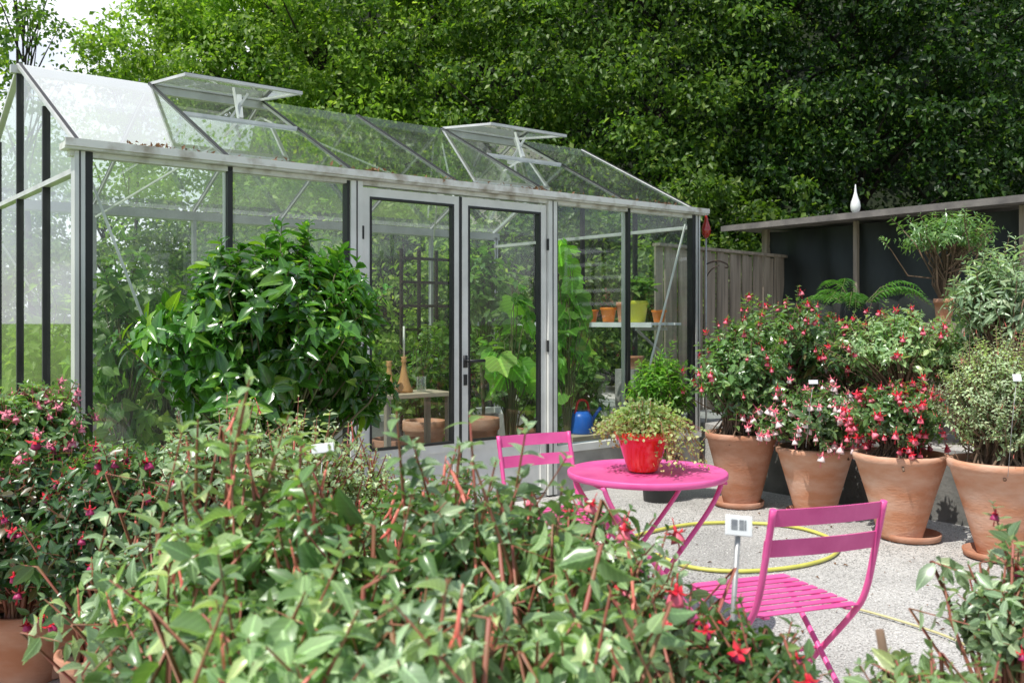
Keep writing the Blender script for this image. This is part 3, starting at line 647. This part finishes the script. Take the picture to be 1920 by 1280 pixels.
mb=MB(); k=0; a=0
while a<FL:
    w=.115+random.uniform(-.008,.008); off=.012 if k%2 else -.012; h=1.66+random.uniform(-.012,.012)
    c=fd*(a+w/2); nn=Vector((fd.y,-fd.x)); c=c+nn*off
    mb.bar((c.x,c.y,0),(c.x,c.y,h),w,.02,(nn.x,nn.y,0)); a+=w+.006; k+=1
mb.build('board_panel',M['wood'],fe)
mb=MB(); mb.bar((0,0,1.685),(fd.x*FL,fd.y*FL,1.685),.09,.03); mb.build('cap_rail',M['wood'],fe)
# ================================================================ furniture
GP='pink folding bistro chairs'
def chair(x,y,rz,label):
    e=empty('folding_chair',(x,y,.008),label,'chair',GP,rz)
    w=.21; m=M['pink']
    mb=MB()
    for k in range(8):
        yy=-.17+k*.052; mb.box(-w+.012,w-.012,yy,yy+.034,.447,.453)
    for s in (-1,1): mb.box(s*(w-.05)-.012,s*(w-.05)+.012,-.17,.225,.437,.446)
    mb.box(-w+.012,w-.012,.232,.238,.425,.452)
    mb.build('seat',m,e,bevel=.002)
    for z0,y0 in ((.755,-.262),(.655,-.235)):
        mb=MB(); n=10; vs=[]
        for i in range(n+1):
            t=i/n*2-1; xx=t*(w+.012); yy=y0-.018*(1-t*t)
            vs+=[(xx,yy,z0),(xx,yy-.012,z0+.055),(xx,yy-.008,z0+.056),(xx,yy+.004,z0)]
        fs=[]
        for i in range(n):
            for k in range(4): fs.append((i*4+k,i*4+(k+1)%4,(i+1)*4+(k+1)%4,(i+1)*4+k))
        fs+=[(0,1,2,3),(n*4+3,n*4+2,n*4+1,n*4)]
        mb.add(vs,fs).build('back_slat',m,e)
    for s in (-1,1):
        pts=smoothpts([(s*w,-.275,.812),(s*w,-.235,.655),(s*w,-.19,.50),(s*w,-.12,.40),(s*w,.10,.17),(s*w,.235,.0)],4)
        MB().tube(pts,.011,8,flat=1).build('back_post',m,e,True)
        x2=s*(w-.022); MB().tube([(x2,.215,.437),(x2,-.02,.21),(x2,-.24,0)],.010,8).build('leg',m,e,True)
    mb=MB(); mb.tube([(-w,.19,.055),(w,.19,.055)],.007,8); mb.build('front_stretcher',m,e,True)
    MB().tube([(-w+.022,-.195,.045),(w-.022,-.195,.045)],.007,8).build('rear_stretcher',m,e,True)
    MB().tube([(-w,.03,.245),(w,.03,.245)],.007,8).build('pivot_rod',m,e,True)
    return e
chair(.905,3.24,math.radians(20),'pink folding bistro chair nearest the camera, seen from behind')
chair(.25,4.62,math.radians(-150),'pink folding bistro chair behind the table, beside the greenhouse doors')
TX,TY=at(1213,890,4.2).x,4.2
te=empty('bistro_table',(TX,TY,.008),'round pink folding bistro table carrying the red flower pot','table',rz=math.radians(15))
MB().lathe([(.30,.700),(.347,.700),(.352,.706),(.352,.724),(.347,.729),(.34,.724),(.001,.722)],56).build('tabletop',M['pink'],te,True)
for s in (-1,1):
    y1=s*.20; y2=s*.17
    MB().tube(smoothpts([(-.28,y1,.70),(-.22,y1,.58),(-.02,y1,.33),(.24,y1,0)],5),.011,8).build('leg',M['pink'],te,True)
    MB().tube(smoothpts([(.28,y2,.70),(.22,y2,.58),(.02,y2,.33),(-.24,y2,0)],5),.011,8).build('leg',M['pink'],te,True)
for a,b in (((.18,-.20,.08),(.18,.20,.08)),((-.18,-.17,.08),(-.18,.17,.08)),((-.28,-.2,.692),(-.28,.2,.692)),((.28,-.2,.692),(.28,.2,.692))):
    MB().tube([a,b],.008,8).build('stretcher',M['pink'],te,True)
pe=empty('potted_creeper',(TX-.02,TY-.01,.737),'glossy red pot with trailing pale green creeper on the pink table','potted plant')
MB().lathe([(.062,0),(.066,.005),(.078,.04),(.112,.14),(.124,.142),(.128,.175),(.124,.177),(.11,.175),(.10,.15)],40).build('pot',M['redpot'],pe,True)
MB().lathe([(.001,.15),(.10,.152)],24,cap=False).build('soil',M['soil'],pe)
S=270; a=rng.uniform(0,6.28,S)
pts=[]
for i in range(S):
    r0=rng.uniform(0,.08); r1=rng.uniform(.05,.23); z1=.185+rng.uniform(0,.14)*(1.2-r1/.25)
    ca,sa=math.cos(a[i]),math.sin(a[i])
    right=(ca>.3)
    zend=z1-.03 if (rng.random()<.65 or sa<-.2) else rng.uniform(.02 if right else .10,.16)
    if right and rng.random()<.5: zend=rng.uniform(.0,.1)
    r2=r1+(.05 if right else 0)
    pts.append([(ca*r0,sa*r0,.15),(ca*(r0+.03),sa*(r0+.03),z1+.01),(ca*r1*.85,sa*r1*.85,z1),(ca*r2,sa*r2,zend)])
pts=np.array(pts); tubes('stem',pts,np.tile([[.0014,.0012,.001,.0008]],(S,1)),[M['stemr']],pe,4)
Pp=[]
for k in range(3):
    for t in np.linspace(.15,1,5): Pp.append(pts[:,k]*(1-t)+pts[:,k+1]*t)
Pp=np.concatenate(Pp); Pp=Pp+rng.normal(size=Pp.shape)*.008; n=len(Pp); Pp[:,2]=np.maximum(Pp[:,2],.012)
leafobj('foliage',Pp,rdir(n)+np.array([0,0,-.1]),nrm(rng.normal(size=(n,3))*.6+np.array([0,-.2,1])),rng.uniform(.012,.022,n),.85,[LM['creep']],pe,'hi')
def hose(pl,label,r,m='hose',name='garden_hose'):
    pts=[gnd(x,y) for x,y in pl]
    for q in pts: q.z=.02
    o=MB().tube(smoothpts(pts,8),r,10).build(name,M[m],None,True); tag(o,label,'hose')
hose([(1150,1022),(1215,1003),(1300,987),(1400,985),(1490,993),(1552,1012),(1572,1034),(1548,1054),(1480,1070),(1380,1077),(1290,1068),(1230,1045)],'yellow garden hose looped on the gravel behind the near pink chair',.011)
hose([(1500,1128),(1570,1140),(1650,1160),(1760,1195),(1850,1232),(1990,1262)],'thin pale yellow hose running across the gravel at lower right',.0055,'cord')
def plabel(px,py,Y,w,h,label,tilt=0,zb=0.0,printed=False,thick=.006):
    c=at(px,py,Y); e=empty('plant_label',(c.x,c.y,zb),label,'label','white plant labels')
    H=c.z-zb
    mb=MB(); mb.box(-w/2,w/2,-.003,.003,-h/2,h/2); pl=mb.build('plate',M['label'],e,bevel=.002); pl.location=(0,0,H); pl.rotation_euler=(-.25,tilt,.15)
    if printed:
        for u0,u1 in ((-.3,-.07),(0,.17),(.2,.26)):
            MB().box(w*u0,w*u1,-.0045,-.0035,-h*.2,h*.28).build('print',M['labelgrey'],pl)
    MB().tube([(-.05,0,0),(-.022,.004,H*.6),(0,.005,H-h*.3)],thick,6).build('stake',M['zinc'],e,True)
plabel(1385,985,2.35,.07,.05,'white label with grey print on a metal stake beside the near pink chair',.12,0,True,.007)
plabel(1525,716,6.35,.065,.028,'small white label in the pink and white fuchsia, second pot',0,.55,False,.0014)
plabel(605,840,3.0,.07,.03,'small white label among the plants below the big glossy bush',-.1,.3,False,.0014)
plabel(1907,708,5.15,.05,.04,'white label in the small leaved plant at the right edge',0,.55,False,.0014)
o=MB().tube([(0,0,0),(-.01,0,.3),(.02,0,.55),(-.02,0,.78)],[.014,.013,.012,.009],8).build('cut_stem',M['stemb'],None,True); c=at(1668,1200,1.9); o.location=(c.x,c.y,0); tag(o,'bare brown cut stem standing at the bottom right','stem')
# ================================================================ plants
FUG='fuchsias in big flared terracotta pots along the wall'
big=[(1385,955,.265,.135,.56),(1527,975,.27,.14,.50),(1706,1020,.285,.135,.555),(1872,1056,.30,.14,.58)]
def ypot(y): return 1.4*F/(y-600)
sl=['terracotta saucer under the pot nearest the greenhouse','terracotta saucer under the second pot from the greenhouse','terracotta saucer under the third pot, wide and orange','terracotta saucer under the pot at the right edge']
for (px,y,r1,r0,h),l in zip(big,sl):
    Y=ypot(y)+.12; X=(px-960)/F*Y; saucer(X,Y,r0*1.35,l)
Y=[ypot(b[1])+.12 for b in big]
bush('potted_fuchsia','tall dark fuchsia with few red flowers in the pot nearest the greenhouse','potted plant',1390,700,Y[0],.37,.41,340,.072,'fuch','stemb',slen=.16,pot=(.265,.135,.53,'terra2'),z0=.03,bl=(45,'redpink',.95),group=FUG,leaders=14,outer=.45,zmin=-.9,lead_h=.25)
bush('potted_fuchsia','fuchsia with pink and white flowers in the second big pot','potted plant',1528,785,Y[1],.42,.26,280,.062,'fuch','stemb',slen=.13,pot=(.27,.14,.47,'terra'),z0=.03,bl=(98,'pinkwhite',1.35),group=FUG,leaders=12,lead_h=.2,droop=.4,up=.2,outer=.6,lump=.18)
bush('potted_fuchsia','low rounded fuchsia covered in red flowers in the third big pot','potted plant',1688,782,Y[2],.32,.23,260,.052,'fuch','stemb',slen=.11,pot=(.285,.135,.525,'terra'),z0=.03,bl=(98,'redpink',1.15),group=FUG,leaders=10,lead_h=.2,up=.2,outer=.6,lump=.18)
bush('potted_fuchsia','airy small leaved pale fuchsia in the big pot at the right edge','potted plant',1880,745,Y[3],.36,.37,800,.030,'tiny','stemb',slen=.16,K=7,pot=(.30,.14,.55,'terra'),z0=.03,bl=(40,'long',.4),group=FUG,leaders=25,up=.8,outer=.4)
FB='fuchsia bushes on the terrace'
bush('fuchsia_bush','large fuchsia with red flowers on the terrace left, beside the fence','plant',1465,650,8.1,.58,.38,360,.078,'fuch','stemb',slen=.18,pot=(.2,.14,.3,'blackpot','std'),z0=.46,bl=(70,'redpink',1.25),group=FB,leaders=24,lump=.2,lead_h=.35,zmin=-.9)
bush('fuchsia_bush','wide fuchsia with pale leaves on the terrace in front of the black shed','plant',1690,650,7.4,.54,.30,380,.065,'pale','stemb',slen=.16,pot=(.2,.14,.28,'terra','std'),z0=.46,bl=(65,'redpink',1.1),group=FB,leaders=24,lump=.2,zmin=-.9,lead_h=.3)
bush('fuchsia_bush','dark leafy fuchsia low on the terrace behind the third big pot','plant',1590,670,7.9,.48,.30,240,.075,'darkf','stemb',slen=.18,pot=(.2,.14,.3,'terra2','std'),z0=.46,group=FB,leaders=10,zmin=-.9)
bush('leafy_shrub','light green narrow leaved shrub at the right edge of the terrace','plant',1885,560,6.9,.42,.34,300,.10,'silver','stemb',slen=.2,wr=.3,pot=(.2,.14,.3,'terra2','std'),z0=.46,leaders=24,lead_h=.25)
bush('leafy_shrub','green shrub below the light one at the right edge, behind the airy fuchsia','plant',1840,680,7.2,.38,.28,180,.08,'fuch','stemb',pot=(.2,.14,.3,'terra','std'),z0=.46)
bush('fresh_green_shrub','fresh green narrow leaved shrub outside the right greenhouse panes','plant',1236,728,7.35,.24,.25,260,.075,'bamboo','stemg',slen=.15,wr=.28,K=5,pot=(.16,.12,.35,'blackpot','std'),leaders=18,up=1.0,lead_h=.3)
ce=at(1770,440,8.0); e=empty('standard_tree',(ce.x,ce.y,.46),'small standard tree with round crown and bare twisting branches before the shed','potted tree')
cz=ce.z-.46
P,D,N,L,st,tip=shoots(np.array([0,0,cz]),np.array([.42,.42,.23]),210,.13,4,.065,.7,.4,.1,-.5,lump=.25)
leafobj('crown',P,D,N,L,.32,[LM['fuch']],e,'hi')
ti=at(1768,560,8.0).z-.46
b=np.tile([[0,0,ti-.05]],(len(st),1)); k1=b+np.array([0,0,.22])+rng.normal(size=b.shape)*.045; k2=st*.6+k1*.4+rng.normal(size=b.shape)*.045
tubes('trunk',np.stack([b,k1,k2,st,tip],1)[:60],np.tile([[.012,.009,.007,.004,.002]],(min(60,len(st)),1)),[M['stemb']],e,5)
o=potmesh(.085,.06,.20,'std').build('pot',M['terra'],e,True); o.location=(0,0,ti-.20)
pp=MB().box(-.15,.15,-.15,.15,0,ti-.202).build('plant_stand',M['wood'],None); pp.location=(ce.x,ce.y,.461); tag(pp,'grey wooden stand under the small standard tree on the terrace','stand')
fe_=at(1605,600,8.9); e=empty('fern',(fe_.x,fe_.y,.46),'dark arching fern in front of the black shed netting','fern')
Pf=[];Df=[];Lf=[];q=[]
for k in range(15):
    a=k*.419*5+random.uniform(-.3,.3); R=random.uniform(.45,.75); hh=random.uniform(.22,.40); base=Vector((0,0,1.0))
    pr=[]
    for t in np.linspace(0,1,26):
        x=math.cos(a)*R*t; y=math.sin(a)*R*t; z=base.z+hh*math.sin(t*2.6)-.10*t
        pr.append((x,y,z))
        if t>.15:
            for s in (-1,1):
                Pf.append((x,y,z)); Df.append((-math.sin(a)*s+.5*math.cos(a),math.cos(a)*s+.5*math.sin(a),-.3)); Lf.append(.10*math.sin(math.pi*min(1,t*.9+.08))+.01)
    q.append([pr[0],pr[8],pr[16],pr[25]])
n=len(Pf); leafobj('foliage',np.array(Pf),np.array(Df),np.tile([[0,0,1.]],(n,1)),np.array(Lf),.2,[LM['fern']],e)
tubes('stem',np.array(q),np.tile([[.005,.004,.003,.001]],(len(q),1)),[M['stemg']],e)
add_pot(e,.2,.15,1.1,M['blackpot'],'std')
# big glossy bush
bush('evergreen_bush','large glossy dark green evergreen bush in front of the greenhouse','bush',508,640,5.15,.64,.54,880,.120,'laurel','stemg',K=4,slen=.18,wr=.50,pot=(.26,.2,.38,'terra2','std'),leaders=44,lead_h=.18,outer=.35,stem_r=.005,curl=.25,zmin=-1.0,up=.5,wob=.4,lump=.2,lead_len=.2)
# left side
LF='potted fuchsias at the left edge'
bush('potted_fuchsia','pink flowered fuchsia at the left edge, below the gable','potted plant',50,815,4.1,.29,.23,270,.065,'fuch','stemr',slen=.14,pot=(.2,.14,.3,'terra2','std'),bl=(80,'pink',.95),group=LF,leaders=12)
bush('potted_fuchsia','dark fuchsia with deep red flowers in the pots at lower left','potted plant',50,990,3.7,.36,.32,360,.065,'darkf','stemr',slen=.16,pot=(.15,.11,.28,'terra2','std'),bl=(50,'red',.9),group=LF,leaders=10,droop=.45,zmin=-.95)  # darker terracotta paints in the shade on the lower left pots
bush('potted_fuchsia','fuchsia with dark leaves and plum flowers beside the lower left pots','potted plant',190,1020,3.3,.26,.29,260,.065,'darkf','stemr',slen=.15,pot=(.15,.11,.26,'terra2','std'),bl=(45,'red',.9),group=LF,leaders=10,droop=.4,zmin=-.95)
e=empty('flower_pot',(gnd(100,1262).x,gnd(100,1262).y,.008),'small shaded terracotta pot at the bottom left between the two fuchsia pots','pot'); add_pot(e,.13,.095,.24,M['terra2'],'std')
MR='fuchsias in the middle row before the greenhouse'
rows=[(230,915,3.8,.30,.20,'fuch','leafy fuchsia left in the middle row, below the greenhouse corner',.065,.5,8,10,.2),
      (400,895,3.7,.30,.26,'silver','greyish fuchsia directly below the big glossy bush',.055,.5,10,14,.4),
      (560,905,3.6,.28,.26,'tiny','small leaved pale plant below the right side of the glossy bush',.04,.6,6,14,.3),
      (680,950,3.7,.20,.22,'tiny','fine leaved plant before the left greenhouse door',.032,.6,4,8,.3),
      (800,1010,3.0,.27,.21,'fuch','fuchsia before the lower panels of the greenhouse doors',.062,.5,8,12,.5)]
for px,cy,Yy,rx,rz,lm,lab,ll,wr,nb,ld,lh in rows:
    bush('potted_fuchsia',lab,'potted plant',px,cy,Yy,rx,rz,240,ll,lm,'stemr',slen=.14,wr=wr,pot=(.18,.13,.28,'terra2','std'),bl=(nb,'long',.9),group=MR,leaders=ld,lead_h=lh,zmin=-.9,lump=.2)
FG='foreground fuchsias with pale leaves'
fg=[(320,1120,2.4,.25,.21,'silver','foreground fuchsia left of centre with slender coral flowers',.07,14,'long',12,.5,100),
    (450,1095,1.9,.23,.20,'pale','tall foreground fuchsia with red stems rising before the glossy bush',.066,18,'long',18,1.05,66),
    (660,1130,1.85,.24,.20,'fuch','pale foreground fuchsia at the centre with upright shoots',.066,16,'long',13,.8,72),
    (870,1080,1.95,.22,.21,'silver','pale foreground fuchsia before the back chair with red tubes',.060,18,'long',15,.75,76),
    (1080,1090,2.25,.22,.20,'fuch','foreground fuchsia with red flowers in front of the pink table',.056,30,'redpink',13,.45,115),
    (1000,1130,1.9,.20,.18,'pale','pale foreground fuchsia left of the red flowered one',.058,10,'long',8,.5,66),
    (330,1270,1.75,.20,.14,'fuch','lowest foreground fuchsia at the left bottom',.06,6,'long',5,.5,52),
    (540,1270,1.45,.20,.15,'pale','nearest pale foreground fuchsia, left of the middle bottom',.066,7,'long',6,.7,46),
    (800,1270,1.45,.20,.15,'silver','nearest greyish foreground fuchsia at the middle bottom',.066,7,'long',6,.6,46),
    (1060,1270,1.6,.19,.14,'pale','low pale foreground fuchsia right of the middle bottom',.06,6,'long',5,.4,52),
    (1215,1185,2.05,.14,.15,'silver','foreground fuchsia left of the near pink chair',.055,10,'redpink',7,.3,80)]
for px,cy,Yy,rx,rz,lm,lab,ll,nb,key,ld,lh,S in fg:
    bush('potted_fuchsia',lab,'potted plant',px,cy,Yy,rx,rz,S,ll,lm,'stemr',slen=.17,wr=.50,pot=(.17,.13,.26,'terra2','std'),bl=(nb,key,.9),group=FG,leaders=ld,lead_h=lh,lead_len=.26,droop=.35,stem_r=.0042,wob=.65,outer=.3,lump=.3,zmin=-.85,lead_lean=.7,curl=.35,fold=.3)
bush('potted_fuchsia','small fuchsia with red buds under the near pink chair','potted plant',1420,1235,1.85,.16,.08,60,.046,'fuch','stemr',slen=.12,pot=(.15,.11,.24,'terra2','std'),bl=(14,'red',.75),group=FG,leaders=8,lead_h=.5)
bush('potted_fuchsia','fuchsia at the bottom right corner of the view','potted plant',1900,1145,2.3,.16,.17,90,.058,'silver','stemr',slen=.15,pot=(.16,.12,.24,'terra2','std'),bl=(5,'red',.7),group=FG,leaders=8,lead_h=.4,wob=.6)
bush('potted_fuchsia','low fuchsia along the bottom right of the view','potted plant',1780,1300,1.8,.2,.07,40,.052,'pale','stemr',slen=.12,pot=(.16,.12,.24,'terra2','std'),group=FG,leaders=3,lead_h=.3)
# ================================================================ trees
def tree(px,Y,zc,rx,ry,rz,n,lm,label,trunk=.16,ll=.095,clumps=260,cr=.40,group='trees of the dark wood behind the greenhouse',front=True,outer=.45,z0=0.0,name='deciduous_tree',lean=0):
    X=(px-960)/F*Y; e=empty(name,(X,Y,z0),label,'tree',group)
    d=rdir(clumps*3)
    if front: d=d[d[:,1]<.35]
    d=d[:clumps]; c=len(d)
    r=(outer**3+(1-outer**3)*rng.random(c))**(1/3)*(1+.15*rng.normal(size=c))
    C=np.array([0,0,zc-z0])+d*np.array([rx,ry,rz])*r[:,None]
    k=rng.integers(0,c,n); cs=cr*(.5+1.1*rng.random(c))
    off=rdir(n)*(rng.random(n)**.5)[:,None]*cs[k][:,None]*np.array([1.1,1.1,.5])
    off[:,2]-=.35*(off[:,0]**2+off[:,1]**2)
    P=C[k]+off; P[:,2]=np.maximum(P[:,2],.1)
    N=nrm(nrm(off)*.6+d[k]*.4+np.array([0,0,.8])+.7*rng.normal(size=(n,3)))
    D=nrm(rng.normal(size=(n,3))+nrm(off)*.8+np.array([0,0,-.35]))
    leafobj('crown',P,D,N,ll*(.5+.8*rng.random(n)),.6,[LM[lm]],e,'lo')
    t=np.linspace(0,1,7); zt=zc-z0+rz*.6
    tp=[Vector((lean*q*q+.12*math.sin(q*4+px),.35+.1*math.sin(q*3),q*zt)) for q in t]
    MB().tube(tp,[trunk*(1.15-q) for q in t],10).build('trunk',M['bark'],e,True)
    m=min(c,20); s=C[:m]; sb_=np.stack([np.zeros(m)+lean*.3,np.full(m,.35),np.clip(s[:,2]-1.2,.6,zt*.95)],-1)
    mid=(s+sb_)/2+np.array([0,.1,.15])
    tubes('limb',np.stack([sb_,mid,s],1),np.tile([[trunk*.28,trunk*.16,trunk*.05]],(m,1)),[M['bark']],e,6)
    return e
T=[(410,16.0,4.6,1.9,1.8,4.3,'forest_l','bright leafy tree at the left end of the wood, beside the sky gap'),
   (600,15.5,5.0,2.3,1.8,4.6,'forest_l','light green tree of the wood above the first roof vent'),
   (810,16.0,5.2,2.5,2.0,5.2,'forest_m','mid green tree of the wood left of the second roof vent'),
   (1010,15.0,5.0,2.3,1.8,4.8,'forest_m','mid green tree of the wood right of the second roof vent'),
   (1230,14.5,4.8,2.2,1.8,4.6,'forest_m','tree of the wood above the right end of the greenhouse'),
   (1420,15.0,4.8,2.2,1.8,4.8,'forest_shade','shade-darkened tree of the wood above the board fence'),
   (1620,14.5,4.9,2.2,1.8,4.8,'forest_shade','shade-darkened tree of the wood above the white ornament'),
   (1830,14.5,4.9,2.3,1.8,4.8,'forest_shade','shade-darkened tree of the wood at the right edge'),
   (2060,15.0,4.9,2.3,1.8,4.8,'forest_shade','shade-darkened tree of the wood beyond the right edge')]
for i,(px,Yy,zc,rx,ry,rz,lm,lab) in enumerate(T): tree(px,Yy,zc,rx,ry,rz,(34000 if i<3 else 28000) if px<2000 else 8000,lm,lab)  # leaf tones darken left to right, painting the falloff of light into colour
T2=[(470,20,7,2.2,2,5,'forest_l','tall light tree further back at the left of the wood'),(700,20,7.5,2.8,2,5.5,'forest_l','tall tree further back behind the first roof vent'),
    (930,20,7.5,2.8,2,5.5,'forest_m','tall tree further back in the middle of the wood'),(1180,20,7.5,2.8,2,5.5,'forest_shade','tall tree further back right of the middle'),
    (1480,20,7.5,2.8,2,5.5,'forest_shade','tall shade-darkened tree further back above the fence'),(1750,20,7.5,2.8,2,5.5,'forest_shade','tall shade-darkened tree further back above the shed')]
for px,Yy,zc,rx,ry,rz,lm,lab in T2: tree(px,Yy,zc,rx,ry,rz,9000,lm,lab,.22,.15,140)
LG='trees beyond the lawn at the left'
tree(-30,20,3.9,2.4,2,2.9,10000,'forest_l','light tree beyond the lawn seen through the left gable',.14,.13,110,.45,LG)
tree(190,24,3.2,2.6,2,2.5,9000,'forest_l','rounded tree beyond the lawn under the sky gap',.14,.14,110,.45,LG)
tree(-180,16,3.8,2.0,1.8,3.4,8000,'forest_m','tree beyond the lawn past the left edge',.14,.12,110,.45,LG)
tree(60,14,1.4,1.3,.9,1.3,5000,'forest_m','low shrub beyond the lawn behind the left gable',.05,.10,60,.35,LG,name='wild_shrub')
tree(20,13.5,5.3,.75,.8,1.5,1700,'forest_m','slender airy tree rising above the left gable',.06,.09,30,.28,LG,False,.3)
tree(225,15.5,5.4,.7,.8,.9,1300,'forest_l','thin airy treetop in front of the sky gap',.05,.09,22,.28,LG,False,.3)
for i,(px,Yy,lab) in enumerate([(1080,12.8,'undergrowth shrub behind the right end of the greenhouse'),(1400,13.2,'undergrowth shrub behind the board fence'),(740,13.0,'undergrowth shrub behind the greenhouse doors')]):
    tree(px,Yy,1.6,1.7,.8,1.6,6500,'forest_m' if i<2 else 'forest_l',lab,.05,.10,60,.4,'undergrowth shrubs',name='wild_shrub')
# ================================================================ light, world, camera
ts=Vector((-.34,-.34,.87)).normalized()
sun=bpy.data.lights.new('sun','SUN'); sun.energy=5.0; sun.angle=math.radians(.5); sun.color=(1,.97,.90)
so=bpy.data.objects.new('sun',sun); link(so); so.rotation_euler=ts.to_track_quat('Z','Y').to_euler(); so.location=ts*30
w=bpy.data.worlds.new('World'); SC.world=w; w.use_nodes=True; nt=w.node_tree; nt.nodes.clear(); N=nt.nodes; L=nt.links
sky=N.new('ShaderNodeTexSky'); sky.sky_type='NISHITA'; sky.sun_disc=False; sky.sun_elevation=math.asin(ts.z); sky.sun_rotation=math.atan2(ts.x,ts.y)
tc=N.new('ShaderNodeTexCoord'); mp=N.new('ShaderNodeMapping'); mp.inputs['Scale'].default_value=(1,1,2.2); L.new(tc.outputs['Generated'],mp.inputs[0])
no=N.new('ShaderNodeTexNoise'); no.inputs['Scale'].default_value=3.2; no.inputs['Detail'].default_value=7; L.new(mp.outputs[0],no.inputs['Vector'])
cr=N.new('ShaderNodeMapRange'); cr.inputs[1].default_value=.48; cr.inputs[2].default_value=.64; L.new(no.outputs['Fac'],cr.inputs[0])
vd=N.new('ShaderNodeVectorMath'); vd.operation='DOT_PRODUCT'; vd.inputs[1].default_value=(-.37,.79,.475); L.new(tc.outputs['Generated'],vd.inputs[0])
bk=N.new('ShaderNodeMapRange'); bk.inputs[1].default_value=.70; bk.inputs[2].default_value=.93; L.new(vd.outputs['Value'],bk.inputs[0])
br=N.new('ShaderNodeMapRange'); br.inputs[1].default_value=.26; br.inputs[2].default_value=.44; L.new(no.outputs['Fac'],br.inputs[0])
bb=N.new('ShaderNodeMath'); bb.operation='MULTIPLY'; L.new(bk.outputs[0],bb.inputs[0]); L.new(br.outputs[0],bb.inputs[1])
mxm=N.new('ShaderNodeMath'); mxm.operation='MAXIMUM'; L.new(cr.outputs[0],mxm.inputs[0]); L.new(bb.outputs[0],mxm.inputs[1])
mx=N.new('ShaderNodeMixRGB'); mx.inputs[2].default_value=(9.0,9.3,9.8,1); L.new(mxm.outputs[0],mx.inputs[0]); L.new(sky.outputs[0],mx.inputs[1])
bg=N.new('ShaderNodeBackground'); bg.inputs[1].default_value=.14; L.new(mx.outputs[0],bg.inputs[0])
wo=N.new('ShaderNodeOutputWorld'); L.new(bg.outputs[0],wo.inputs[0])
cam=bpy.data.cameras.new('camera'); co=bpy.data.objects.new('camera',cam); link(co)
co.location=(0,0,EYE); co.rotation_euler=(math.pi/2,0,0); cam.sensor_width=36; cam.lens=36*F/1920; cam.shift_y=-40/1920
cam.clip_start=.05; cam.clip_end=1000
cam.dof.use_dof=True; cam.dof.focus_distance=6.0; cam.dof.aperture_fstop=5.0
SC.camera=co
SC.view_settings.view_transform='Standard'; SC.view_settings.look='None'; SC.view_settings.exposure=0
